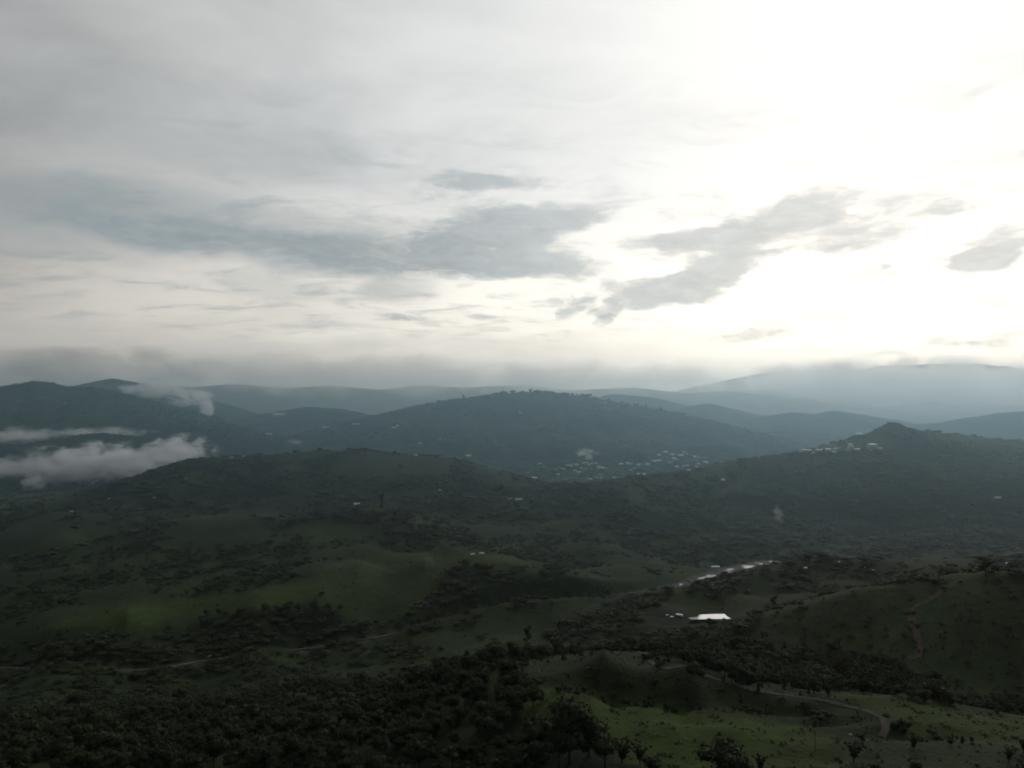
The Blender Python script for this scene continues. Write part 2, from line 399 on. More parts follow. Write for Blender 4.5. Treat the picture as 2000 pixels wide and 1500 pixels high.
def terrain(x, y, want_owner=False):
    r = np.hypot(x, y)
    h = base_h(x, y)
    wx, wy = x + 60 * fbm(x / 300, y / 300 + 4, 2), y + 60 * fbm(x / 300 + 8, y / 300, 2)
    gul = sstep(.15, .95, fbm(wx / 360, wy / 360, 3, .5, ridged=True))
    h = h - 18 * gul * (1 - .85 * np.exp(-((x + 400) / 330) ** 2 - ((y - 1020) / 130) ** 2)) * sstep(520, 900, r) * sstep(14000, 5000, r)
    owner = np.full(x.shape, -1)
    top = np.full(x.shape, -1e9)
    base = h.copy()
    for i, (o, pl, sn, sf, rr, gu) in enumerate(_rid):
        env, d = ridge_h(x, y, pl, sn, sf, rr)
        rel = np.minimum(d / 450.0, 1.0)
        ph = env - gu * rel * 52 * gul * np.minimum(1, d / 160)
        k = 6.0 if rr < 30 else 10.0
        dd = np.abs(h - ph)
        h = np.maximum(h, ph) + np.where(dd < 3 * k, (3 * k - dd) ** 2 / (12 * k), 0) * np.minimum(1, d / 120)
        upd = ph > np.maximum(top, base + 4)
        owner[upd] = i
        top = np.maximum(top, ph)
    amp = np.clip(r / 900, 0.45, 1.6)
    h = h + amp * (3.2 * fbm(x / 240, y / 240, 3) + 1.4 * fbm(x / 60, y / 60, 3))
    h = h + 1.0 * fbm(x / 22, y / 22, 2) * sstep(1800, 500, r)
    for (bx, by, bd, rx, ry, dz) in FOLDS:
        cx, cyy = (bx - 1000) / F * bd, bd
        q = ((x - cx) / rx) ** 2 + ((y - cyy) / ry) ** 2
        h = h + dz * np.exp(-np.minimum(q, 30))
    # river bed
    d, wd, _ = poly_dist(x, y, _riv)
    t = sstep(0.55, 2.6, d / wd)
    h = (RIVER_Z - 2.0) * (1 - t) + h * t
    # pond shelf
    e = pond_field(x, y)
    pd = (e - 1) * np.hypot(x - _pcen[0], y - _pcen[1]) / np.maximum(e, .01)
    t = sstep(-3, 4, pd); t2 = sstep(6, 45, pd)
    hb_ = (POND_Z - 0.8) * (1 - t) + np.minimum(h, POND_Z + .5) * t
    h = hb_ * (1 - t2) + h * t2
    if want_owner:
        return h, owner
    return h

FOLDS = [  # hollows and swells of the foreground hill: px, py, D, radius across m, radius along m, height m
    (1150, 1362, 372, 22, 9, -3.0), (1240, 1375, 366, 22, 8, -3.5), (1330, 1388, 360, 20, 8, -4.0), (1520, 1388, 366, 26, 9, -5.5), (1610, 1415, 345, 18, 7, -3.5),
    (1230, 1320, 388, 30, 10, 2.5), (1660, 1385, 372, 20, 9, 3.0), (1450, 1350, 384, 22, 8, 2.5), (1090, 1372, 345, 26, 10, 2.0), (1400, 1430, 325, 36, 10, 2.0),
    (1800, 1440, 325, 40, 9, -4.0), (1900, 1385, 385, 30, 10, 2.5), (1580, 1460, 300, 30, 8, -2.0)]
POND = [(1345, 1206.5), (1364, 1204.5), (1366, 1200.5), (1390, 1199.5), (1414, 1199.0), (1420, 1204.5), (1427, 1208.5), (1400, 1208.8), (1375, 1209.2), (1352, 1210.0)]
POND_Z = -262.0
def on_plane(px, py, z):
    D = z * F / (750 - py)
    return ((px - 1000) / F * D, D)
_pond = np.array([on_plane(a, b, POND_Z) for a, b in POND])
_pcen = _pond.mean(0)
_pa = np.arctan2(_pond[:, 1] - _pcen[1], _pond[:, 0] - _pcen[0])
_po = np.argsort(_pa)
_pr = np.hypot(*(_pond - _pcen).T)
def pond_field(x, y):
    a = np.arctan2(y - _pcen[1], x - _pcen[0])
    rr = np.interp(a, _pa[_po], _pr[_po], period=2 * math.pi)
    return np.hypot(x - _pcen[0], y - _pcen[1]) / rr

# polar grid: fine inside the view, coarse all round behind
NR = 640
AZ = np.concatenate([np.linspace(R(-42), R(42), 800), R(42) + (np.linspace(0, 1, 70)[1:-1] ** 1.0) * (2 * math.pi - R(84))])
RAD = np.exp(np.linspace(math.log(45), math.log(16500), NR))
NA = len(AZ)
gx = RAD[:, None] * np.sin(AZ)[None]
gyy = RAD[:, None] * np.cos(AZ)[None]
GH, OWN = terrain(gx, gyy, True)
lnR0, lnR1 = math.log(45), math.log(16500)

def gz(x, y):
    """height of the meshed ground"""
    x, y = np.asarray(x, float), np.asarray(y, float)
    a = np.arctan2(x, y)
    a = np.where(a < R(-42), a + 2 * math.pi, a)
    fa = np.interp(a, np.append(AZ, 2 * math.pi - R(42)), np.arange(NA + 1))
    fr = np.clip((np.log(np.hypot(x, y) + 1e-6) - lnR0) / (lnR1 - lnR0) * (NR - 1), 0, NR - 1.001)
    ia, ir = np.floor(fa).astype(int) % NA, np.floor(fr).astype(int)
    ta, tr = fa - np.floor(fa), fr - ir
    ib = (ia + 1) % NA
    return (GH[ir, ia] * (1 - ta) + GH[ir, ib] * ta) * (1 - tr) + (GH[ir + 1, ia] * (1 - ta) + GH[ir + 1, ib] * ta) * tr

_ts = np.exp(np.linspace(math.log(150), math.log(15000), 2500))
def hit(px, py):
    """ground point seen at a photo pixel"""
    ux, uz = (px - 1000) / F, (750 - py) / F
    zz = gz(ux * _ts, _ts)
    below = np.nonzero(uz * _ts <= zz)[0]
    if len(below) == 0:
        k = int(np.argmax(zz / _ts - uz))
    else:
        k = below[0]
    D = _ts[k]
    return np.array((ux * D, D, float(gz(ux * D, D))))

# ------------------------------------------------------------------ land cover
def in_poly(px, py, poly):
    c_ = np.zeros(px.shape, bool)
    n = len(poly)
    for i in range(n):
        x1, y1 = poly[i]; x2, y2 = poly[(i + 1) % n]
        if y1 == y2:
            continue
        k = ((y1 > py) != (y2 > py)) & (px < (x2 - x1) * (py - y1) / (y2 - y1) + x1)
        c_ ^= k
    return c_
MEADOWS = [  # polygon (photo px of the ground's outline), D range, grass, brown
    ([(955, 1338), (1010, 1328), (1080, 1345), (1130, 1364), (1200, 1368), (1330, 1388), (1480, 1402), (1560, 1420), (1640, 1440), (1690, 1470), (1640, 1500), (1250, 1500), (1120, 1450), (1000, 1395)], (280, 420), 1.0, .0),
    ([(1560, 1340), (1650, 1338), (1780, 1345), (1850, 1368), (1910, 1392), (2100, 1396), (2100, 1470), (1900, 1455), (1760, 1440), (1720, 1395), (1640, 1365)], (280, 460), .8, .15),
    ([(985, 1295), (1080, 1280), (1180, 1262), (1260, 1270), (1340, 1298), (1450, 1345), (1560, 1352), (1640, 1366), (1720, 1396), (1690, 1450), (1560, 1420), (1480, 1402), (1330, 1388), (1200, 1368), (1130, 1364), (1080, 1345)], (300, 480), .20, .15),
    ([(1400, 1480), (1640, 1440), (1800, 1450), (2100, 1470), (2100, 1560), (1300, 1560)], (200, 340), .35, .45),
    ([(40, 1232), (150, 1203), (250, 1182), (400, 1162), (500, 1152), (620, 1128), (700, 1118), (760, 1108), (720, 1150), (650, 1184), (540, 1186), (400, 1204), (330, 1206), (280, 1226), (180, 1218)], (780, 1250), 1.0, .0),
    ([(600, 1115), (690, 1088), (820, 1076), (900, 1088), (880, 1106), (750, 1118), (640, 1125)], (900, 1350), .85, .1),
    ([(640, 1150), (760, 1118), (870, 1110), (880, 1125), (830, 1165), (750, 1215), (690, 1218), (640, 1185)], (900, 1200), .75, .25),
    ([(920, 1082), (1000, 1086), (1050, 1105), (1000, 1110), (900, 1102)], (900, 1300), .95, .1),
    ([(-60, 975), (0, 966), (130, 955), (145, 972), (0, 1000), (-60, 1010)], (1300, 2300), .7, .0),
    ([(400, 1085), (560, 1090), (580, 1120), (470, 1135), (380, 1110)], (900, 1500), .5, .1),
    ([(640, 1005), (760, 1000), (860, 1060), (800, 1085), (620, 1080), (500, 1085), (430, 1060)], (1000, 1600), .32, .1),
    ([(660, 878), (770, 884), (800, 930), (690, 935)], (1700, 2300), .35, .3),
    ([(1220, 945), (1260, 950), (1270, 985), (1230, 990)], (1500, 2100), .4, .4),
    ([(1260, 1150), (1400, 1125), (1560, 1096), (1880, 1092), (1960, 1105), (1850, 1130), (1640, 1165), (1500, 1205), (1440, 1200), (1340, 1190), (1270, 1185)], (780, 1150), .22, .12),
    ([(1480, 1225), (1640, 1170), (1800, 1142), (2100, 1105), (2100, 1370), (1900, 1370), (1760, 1290), (1500, 1260)], (430, 760), .04, .05),
    ([(1720, 1088), (1900, 1084), (1900, 1104), (1790, 1104)], (950, 1200), .3, .8),
    ([(300, 1402), (352, 1408), (345, 1434), (302, 1430)], (300, 700), .1, 1.0),
    ([(642, 1368), (664, 1384), (668, 1432), (644, 1452), (652, 1405)], (300, 700), .2, 1.0),
    ([(886, 1418), (932, 1422), (938, 1448), (894, 1444)], (250, 500), .3, .9),
    ([(60, 1448), (120, 1446), (140, 1468), (50, 1470)], (300, 600), .1, 1.0),
    ([(420, 1466), (470, 1464), (480, 1486), (430, 1488)], (300, 600), .2, .9),
    ([(1020, 1412), (1068, 1420), (1086, 1442), (1030, 1446)], (250, 420), .5, .6),
    ([(860, 850), (960, 842), (1010, 880), (930, 900)], (2900, 4200), .4, .2),
]
SLOPE = [(1480, 1225), (1640, 1160), (1800, 1135), (2200, 1085), (2200, 1372), (1900, 1372), (1760, 1288), (1500, 1258)]
SCRUB = [(SLOPE, 430, 780), ([(-200, 1205), (330, 1200), (640, 1182), (720, 1215), (660, 1262), (860, 1262), (980, 1300), (1000, 1420), (900, 1520), (-200, 1520)], 250, 1040),
         ([(880, 1110), (1090, 1135), (1100, 1185), (960, 1192), (870, 1160)], 850, 1250), ([(1040, 1255), (1230, 1162), (1480, 1185), (1500, 1260), (1180, 1262)], 560, 1000)]
def cover(x, y, z):
    D = np.maximum(y, 1.0)
    px, py = 1000 + F * x / D, 750 - F * z / D
    wob = np.clip(500 / D, .15, 1.0)
    px = px + 14 * wob * fbm(x / 14, y / 14, 3); py = py + 7 * wob * fbm(x / 17 + 9, y / 17, 3)
    gr = np.zeros(x.shape); br = np.zeros(x.shape)
    for poly, (d0, d1), g_, b_ in MEADOWS:
        k = in_poly(px, py, poly) & (D > d0) & (D < d1) & (y > 50)
        gr = np.where(k, np.maximum(gr, g_), gr); br = np.where(k, np.maximum(br, b_), br)
    dk = np.zeros(x.shape, bool)          # ground wholly under low scrub and wood
    for poly, d0, d1 in SCRUB:
        dk |= in_poly(px, py, poly) & (D > d0) & (D < d1)
    n = fbm(x / 260 + 3, y / 260, 4)
    wild = (.12 + .42 * sstep(-.15, .4, n)) * sstep(560, 850, np.hypot(x, y))
    gr = np.maximum(gr, np.where((gr < .05) & ~dk, wild, 0))
    return gr, br
GR, BR = cover(gx, gyy, GH)
def blur(a, n=1):
    for _ in range(n):
        b = a.copy()
        b[1:-1, 1:-1] = (a[1:-1, 1:-1] * 2 + a[:-2, 1:-1] + a[2:, 1:-1] + a[1:-1, :-2] + a[1:-1, 2:]) / 6
        a = b
    return a
GRs, BRs = blur(GR, 2), blur(BR, 2)
_rd, _rw, _ = poly_dist(gx, gyy, _riv)
_wet = _rd / _rw

# ------------------------------------------------------------------ materials
def new_mat(name):
    m_ = bpy.data.materials.new(name)
    m_.use_nodes = True
    t = NT(m_.node_tree)
    out = t.n('ShaderNodeOutputMaterial')
    return m_, t, out
def bsdf(t, out, col, rough=0.9, spec=0.2, metal=0.0, bump=None, bump_d=1.0, bump_s=0.5):
    b = t.n('ShaderNodeBsdfPrincipled')
    t.put(b.inputs['Base Color'], col)
    t.put(b.inputs['Roughness'], rough)
    b.inputs['Specular IOR Level'].default_value = spec
    b.inputs['Metallic'].default_value = metal
    if bump is not None:
        bn = t.n('ShaderNodeBump')
        bn.inputs['Distance'].default_value = bump_d
        bn.inputs['Strength'].default_value = bump_s
        t.put(bn.inputs['Height'], bump)
        t.put(b.inputs['Normal'], bn.outputs[0])
    t.t.links.new(b.outputs[0], out.inputs['Surface'])
    return b

def mat_ground():
    m_, t, out = new_mat('land')
    at = t.n('ShaderNodeAttribute', attribute_name='cover')
    gr, br, wet = t.sep(at.outputs['Vector'])
    geo = t.n('ShaderNodeNewGeometry')
    pos = geo.outputs['Position']
    na = t.noise(pos, 0.012, 6, .62)
    nb = t.noise(pos, 0.09, 6, .65)
    nc = t.noise(pos, 0.5, 5, .6)
    forest = t.mix(t.mr(na, .35, .65), (.012, .026, .008, 1), (.022, .040, .012, 1))
    nl = t.noise(pos, .0045, 5, .6)
    forest = t.mix(t.mr(nl, .42, .60), t.mix(1.0, forest, (.55, .62, .70, 1), 'MULTIPLY'), t.mix(1.0, forest, (1.25, 1.2, 1.0, 1), 'MULTIPLY'))
    forest = t.mix(t.mr(nb, .38, .66), t.mix(1.0, forest, (.62, .66, .68, 1), 'MULTIPLY'), forest)
    grass = t.mix(t.mr(nb, .35, .65), (.025, .049, .009, 1), (.043, .066, .012, 1))
    nd = t.noise(pos, 1.6, 4, .65)
    grass = t.mix(t.mr(nc, .48, .68, 0, .7), grass, (.022, .034, .012, 1))
    grass = t.mix(t.mr(nd, .5, .7, 0, .5), grass, (.046, .056, .018, 1))
    brown = t.mix(t.mr(nb, .35, .65), (.024, .025, .014, 1), (.038, .035, .021, 1))
    brown = t.mix(t.mr(nc, .45, .68, 0, .6), brown, (.026, .026, .016, 1))
    c_ = t.mix(gr, forest, grass)
    c_ = t.mix(t.m('MULTIPLY', br, t.mr(na, .25, .6, .6, 1.0)), c_, brown)
    c_ = t.mix(wet, c_, t.mix(t.mr(nb, .4, .6), (.06, .06, .052, 1), (.11, .108, .098, 1)))
    bm = t.m('ADD', t.m('MULTIPLY', nb, 1.0), t.m('ADD', t.m('MULTIPLY', nc, .5), t.m('MULTIPLY', nd, .22)))
    bsdf(t, out, c_, .95, .1, bump=bm, bump_d=2.2, bump_s=.6)
    return m_
def mat_simple(name, col, var=0.25, scale=0.6, rough=.85, spec=.2, metal=0.0):
    m_, t, out = new_mat(name)
    tco = t.n('ShaderNodeTexCoord')
    n = t.noise(tco.outputs['Object'], scale, 5, .6)
    a = tuple(c_ * (1 - var) for c_ in col) + (1,)
    b = tuple(min(1, c_ * (1 + var)) for c_ in col) + (1,)
    bsdf(t, out, t.mix(t.mr(n, .35, .65), a, b), rough, spec, metal)
    return m_
def mat_leaf(name, a, b):
    m_, t, out = new_mat(name)
    oi = t.n('ShaderNodeObjectInfo')
    geo = t.n('ShaderNodeNewGeometry')
    n = t.noise(geo.outputs['Position'], 0.35, 3, .6)
    f = t.m('ADD', t.m('MULTIPLY', oi.outputs['Random'], .6), t.m('MULTIPLY', t.mr(n, .35, .65), .4))
    col = t.mix(f, a + (1,), b + (1,))
    bsdf(t, out, col, .7, .12)
    return m_
def mat_water(name, rough, bump_scale, bump_s):
    m_, t, out = new_mat(name)
    geo = t.n('ShaderNodeNewGeometry')
    n = t.noise(geo.outputs['Position'], bump_scale, 4, .6)
    b = bsdf(t, out, (.035, .042, .038, 1), rough, .5, bump=n, bump_d=.3, bump_s=bump_s)
    b.inputs['IOR'].default_value = 1.33
    return m_
M_LAND = mat_ground()
M_LEAF = mat_leaf('leaves', (.015, .029, .010), (.030, .046, .014))
M_LEAF2 = mat_leaf('pale_leaves', (.030, .042, .018), (.050, .062, .026))
M_BARK = mat_simple('bark', (.075, .062, .05), .3, 1.5)
M_DIRT = mat_simple('dirt', (.046, .038, .029), .35, .25, .95)
M_ROOF = mat_simple('pale_metal_roof', (.44, .455, .47), .2, .4, .42, .5, .5)
M_ROOFG = mat_simple('green_metal_roof', (.16, .30, .27), .2, .4, .45, .5, .3)
M_ROOFR = mat_simple('rusty_roof', (.27, .16, .12), .3, .4, .7)
M_WALL = mat_simple('whitewash', (.52, .51, .48), .12, .3, .85)
M_WALLD = mat_simple('grey_plaster', (.34, .33, .31), .2, .3, .9)
M_DARK = mat_simple('dark_opening', (.03, .032, .035), .2, .5, .4, .5)
M_ROCK = mat_simple('pale_stone', (.55, .54, .52), .2, 1.5, .8)
M_STEEL = mat_simple('steel', (.28, .28, .29), .15, .5, .5, .5, .6)
M_POND = mat_water('pond_water', .03, .25, .04)
def mat_river():
    m_, t, out = new_mat('river_water')
    geo = t.n('ShaderNodeNewGeometry')
    n = t.noise(geo.outputs['Position'], .35, 4, .6)
    bars = t.mr(t.noise(geo.outputs['Position'], .045, 5, .62), .44, .54)
    grav = t.mix(t.mr(n, .35, .65), (.055, .055, .05, 1), (.10, .098, .09, 1))
    b = bsdf(t, out, t.mix(bars, (.04, .048, .044, 1), grav), t.m('ADD', .34, t.m('MULTIPLY', bars, .7)), .5, bump=n, bump_d=.3, bump_s=.5)
    b.inputs['IOR'].default_value = 1.33
    return m_
M_RIVER = mat_river()

# ------------------------------------------------------------------ object helpers
def mesh_obj(name, verts, faces, mats, parent=None, smooth=False, mat_idx=None):
    me = bpy.data.meshes.new(name)
    me.from_pydata([tuple(map(float, v)) for v in verts], [], [tuple(map(int, f)) for f in faces])
    for m_ in (mats if isinstance(mats, (list, tuple)) else [mats]):
        me.materials.append(m_)
    if mat_idx is not None:
        me.polygons.foreach_set('material_index', np.array(mat_idx, np.int32))
    if smooth:
        me.polygons.foreach_set('use_smooth', np.ones(len(me.polygons), bool))
    me.update()
    o = bpy.data.objects.new(name, me)
    COL.objects.link(o)
    if parent is not None:
        o.parent = parent
    return o
def link_mesh(name, me, parent=None):
    o = bpy.data.objects.new(name, me)
    COL.objects.link(o)
    if parent is not None:
        o.parent = parent
    return o
def tag(o, label=None, cat=None, group=None, kind=None):
    if label: o['label'] = label
    if cat: o['category'] = cat
    if group: o['group'] = group
    if kind: o['kind'] = kind
    return o
def empty(name, loc, rz=0.0, sc=1.0):
    o = bpy.data.objects.new(name, None)
    o.empty_display_size = 1
    o.location = tuple(map(float, loc)); o.rotation_euler = (0, 0, rz); o.scale = (sc, sc, sc)
    COL.objects.link(o)
    return o

# ------------------------------------------------------------------ ground, hills and mountains (one height field, cut along its hill feet)
def build_ground():
    idx = np.arange(NR * NA).reshape(NR, NA)
    co = np.stack([gx, gyy, GH], -1).reshape(-1, 3)
    a = idx[:-1]; b = np.roll(idx, -1, 1)[:-1]; c_ = np.roll(idx, -1, 1)[1:]; d = idx[1:]
    quads = np.stack([a, b, c_, d], -1).reshape(-1, 4)
    own = OWN[:-1].reshape(-1)
    # smooth normals from the whole sheet so that seams stay invisible
    p = co
    fn = np.cross(p[quads[:, 2]] - p[quads[:, 0]], p[quads[:, 3]] - p[quads[:, 1]])
    fn[fn[:, 2] < 0] *= -1
    vn = np.zeros_like(co)
    for k in range(4):
        np.add.at(vn, quads[:, k], fn)
    vn /= np.linalg.norm(vn, axis=1, keepdims=True) + 1e-12
    cov = np.stack([GRs.ravel(), BRs.ravel(), sstep(1.25, .8, _wet.ravel()), np.ones(NR * NA)], -1).astype(np.float32)
    names = {'left_hill': ('hill', 'low green hill with terraced fields on the left, in front of the valley mist'),
             'right_hill': ('hill', 'dark forested hill on the right with a white settlement on its shoulder'),
             'central_hill': ('hill', 'broad hazy blue hill in the centre behind the valley village'),
             'far_hills': ('hill', 'small misty hills in a row behind the central hill'),
             'left_mountain': ('mountain', 'dark blue mountain on the left with cloud on its top'),
             'valley_knoll': ('hill', 'small dark knoll standing between two mist banks on the left'),
             'far_plain': ('terrain', 'distant blue upland under the low cloud bank'),
             'far_mountain': ('mountain', 'pale grey mountain range on the far right horizon'),
             'plateau': ('hill', 'scrubby shelf above the river with the bright pond'),
             'near_ridge': ('hill', 'near dark ridge on the right with a dirt track down it')}
    keys = [_rid[i][0] for i in range(len(_rid))]
    group_of = np.array([list(names).index(k) for k in keys] + [-1])
    fo = group_of[own]
    # the strip close to the camera is one ground
    me_all = []
    for gi in [-1] + list(range(len(names))):
        q = quads[fo == gi]
        if len(q) == 0:
            continue
        used, inv = np.unique(q, return_inverse=True)
        inv = inv.reshape(-1, 4)
        nm, lb = ('ground', 'dark green valley ground with meadows in the foreground') if gi < 0 else list(names.values())[gi]
        me = bpy.data.meshes.new(nm)
        me.vertices.add(len(used)); me.vertices.foreach_set('co', co[used].ravel())
        me.loops.add(len(inv) * 4); me.loops.foreach_set('vertex_index', inv.ravel().astype(np.int32))
        me.polygons.add(len(inv))
        me.polygons.foreach_set('loop_start', np.arange(0, len(inv) * 4, 4, dtype=np.int32))
        me.polygons.foreach_set('use_smooth', np.ones(len(inv), bool))
        me.update(calc_edges=True)
        at = me.attributes.new('cover', 'FLOAT_COLOR', 'POINT')
        at.data.foreach_set('color', cov[used].ravel())
        me.normals_split_custom_set_from_vertices([tuple(v) for v in vn[used]])
        me.materials.append(M_LAND)
        o = bpy.data.objects.new(nm, me)
        COL.objects.link(o)
        tag(o, lb, kind='structure')
build_ground()

# ------------------------------------------------------------------ river, pond, tracks
def smooth_line(pts, step):
    pts = np.array(pts, float)
    out = []
    for i in range(len(pts) - 1):
        p0, p1, p2, p3 = pts[max(i - 1, 0)], pts[i], pts[i + 1], pts[min(i + 2, len(pts) - 1)]
        n = max(2, int(np.hypot(*(p2 - p1)[:2]) / step))
        for k in range(n):
            t = k / n
            out.append(.5 * ((2 * p1) + (-p0 + p2) * t + (2 * p0 - 5 * p1 + 4 * p2 - p3) * t * t + (-p0 + 3 * p1 - 3 * p2 + p3) * t ** 3))
    out.append(pts[-1])
    return np.array(out)
def ribbon(name, line, width, mat, lift, flat_z=None, cols=5, label=None):
    tg = np.gradient(line[:, :2], axis=0)
    tg /= np.linalg.norm(tg, axis=1, keepdims=True) + 1e-9
    nrm = np.stack([-tg[:, 1], tg[:, 0]], -1)
    s = np.linspace(-1, 1, cols)
    wv = width if np.ndim(width) else np.full(len(line), width)
    jit = 1 + .25 * fbm(np.arange(len(line)) / 6.0, np.zeros(len(line)), 3)
    xy = line[:, None, :2] + nrm[:, None] * (s[None, :, None] * (wv * jit)[:, None, None] * .5)
    z = np.full(xy.shape[:2], flat_z) if flat_z is not None else gz(xy[..., 0], xy[..., 1]) + lift
    v = np.concatenate([xy, z[..., None]], -1).reshape(-1, 3)
    n, f = len(line), []
    for i in range(n - 1):
        for j in range(cols - 1):
            f.append((i * cols + j, i * cols + j + 1, (i + 1) * cols + j + 1, (i + 1) * cols + j))
    o = mesh_obj(name, v, f, mat, smooth=True)
    # make sure the face side is up
    if o.data.polygons[0].normal.z < 0:
        o.data.flip_normals()
    return tag(o, label, kind='structure')
rl = smooth_line(_riv, 12)
ribbon('river', rl, rl[:, 2] * .72, M_RIVER, 0, flat_z=RIVER_Z, label='grey river winding along the valley floor')
pc_ = _pcen + (_pond - _pcen) * 1.03
pv = [(a, b, POND_Z) for a, b in pc_]
tag(mesh_obj('pond', pv, [tuple(range(len(pv)))], M_POND), 'bright pond reflecting the sky on the dark shelf', kind='structure')
def track(name, pxs, width, mat, label, lift=.25):
    pts = np.array([hit(a, b) for a, b in pxs])
    ln = smooth_line(pts[:, :2], 4)
    return ribbon(name, ln, width, mat, lift, cols=5, label=label)
track('dirt_road', [(1150, 1268), (1180, 1266), (1260, 1281), (1330, 1302), (1400, 1327), (1480, 1350), (1560, 1362), (1640, 1376), (1695, 1390), (1722, 1405), (1730, 1422), (1722, 1440)], 3.2, M_DIRT,
      'brown dirt road curving over the foreground meadow hill')
track('dirt_track', [(1890, 1128), (1850, 1148), (1815, 1172), (1780, 1194), (1783, 1215), (1790, 1240), (1795, 1262), (1792, 1282), (1772, 1286)], 5.0, M_DIRT, 'pale dirt track running down the dark right ridge')
track('footpath', [(752, 1000), (800, 1026), (870, 1064), (930, 1090), (985, 1100), (1040, 1118)], 4.0, M_DIRT, 'thin footpath along the crest of the left spur', .6)
track('field_track', [(560, 1140), (640, 1128), (720, 1118), (800, 1112), (875, 1106)], 3.0, M_DIRT, 'thin track across the terraced field on the left', .5)
track('farm_track', [(70, 1222), (160, 1199), (260, 1179), (400, 1160), (505, 1150), (560, 1140)], 2.6, M_DIRT, 'thin track along the upper edge of the pale field', .5)

# ------------------------------------------------------------------ haze and low cloud
def box_mesh(name):
    v = [(x, y, z) for z in (-1, 1) for y in (-1, 1) for x in (-1, 1)]
    f = [(0, 2, 3, 1), (4, 5, 7, 6), (0, 1, 5, 4), (2, 6, 7, 3), (0, 4, 6, 2), (1, 3, 7, 5)]
    me = bpy.data.meshes.new(name); me.from_pydata(v, [], f); me.update()
    return me
HAZE = 2.6e-5
hm, ht, ho = new_mat('haze_air')
pvn = ht.n('ShaderNodeVolumePrincipled')
pvn.inputs['Color'].default_value = (1.0, .985, .94, 1)
pvn.inputs['Density'].default_value = HAZE
pvn.inputs['Anisotropy'].default_value = 0.72
ht.t.links.new(pvn.outputs[0], ho.inputs['Volume'])
hb = box_mesh('haze'); hb.materials.append(hm)
haze = link_mesh('haze', hb)
zlo, zhi = float(GH.min()) - 1.5, 560.0
haze.scale = (17200, 17200, (zhi - zlo) / 2); haze.location = (0, 0, (zhi + zlo) / 2)
tag(haze, 'pale blue morning haze filling the valley air', kind='stuff')

# denser blue mist over the far valleys, thinning out towards the camera and upwards
mm, mt_, mo = new_mat('valley_mist')
tco_ = mt_.n('ShaderNodeTexCoord')
ox, oy, oz = mt_.sep(tco_.outputs['Object'])
dn = mt_.m('MULTIPLY', mt_.mr(oy, -1.0, -.88), mt_.mr(oz, -.30, .22, 1.0, .06))
pvm = mt_.n('ShaderNodeVolumePrincipled')
mt_.put(pvm.inputs['Color'], mt_.mix(mt_.mr(oy, -.60, -.25), (.42, .75, .96, 1), (1.0, .985, .94, 1)))
pvm.inputs['Anisotropy'].default_value = 0.72
mt_.put(pvm.inputs['Density'], mt_.m('MULTIPLY', dn, 1.35e-4))
mt_.t.links.new(pvm.outputs[0], mo.inputs['Volume'])
mm.cycles.volume_step_rate = .12
mb = box_mesh('mist'); mb.materials.append(mm)
mist = link_mesh('mist', mb)
mist.scale = (15500, 7900, (530 - zlo - 1) / 2); mist.location = (0, 8500, (530 + zlo + 1) / 2)
tag(mist, 'blue morning mist filling the far valleys', kind='stuff')

def cloud_mat(name, dens, size, freq, thr, soft, g_=.25, fall=1.0):
    m_, t, out = new_mat(name)
    tco = t.n('ShaderNodeTexCoord')
    ob = tco.outputs['Object']
    r2 = t.vm('LENGTH', ob, out=1)
    ps = t.vm('MULTIPLY', ob, tuple(float(s) for s in size))
    oi = t.n('ShaderNodeObjectInfo')
    ps = t.vm('ADD', ps, t.vm('MULTIPLY', oi.outputs['Location'], (1, 1, 1)))
    ps = t.vm('MULTIPLY', ps, (freq, freq * .6, freq * 1.5))
    n = t.noise(ps, 1.0, 5, .60, .6)
    n = t.m('MULTIPLY', t.m('SUBTRACT', n, 0.5), 3.4)
    v = t.m('SUBTRACT', t.m('ADD', n, t.m('MULTIPLY', t.m('SUBTRACT', 1.0, r2), 1.25 * fall)), thr - .42)
    v = t.m('MULTIPLY', t.mr(v, 0.0, soft + .25), t.mr(r2, 1.0, .72))
    pv_ = t.n('ShaderNodeVolumePrincipled')
    pv_.inputs['Color'].default_value = (.995, .99, .98, 1)
    pv_.inputs['Anisotropy'].default_value = g_
    t.put(pv_.inputs['Density'], t.m('MULTIPLY', v, dens))
    t.t.links.new(pv_.outputs[0], out.inputs['Volume'])
    return m_
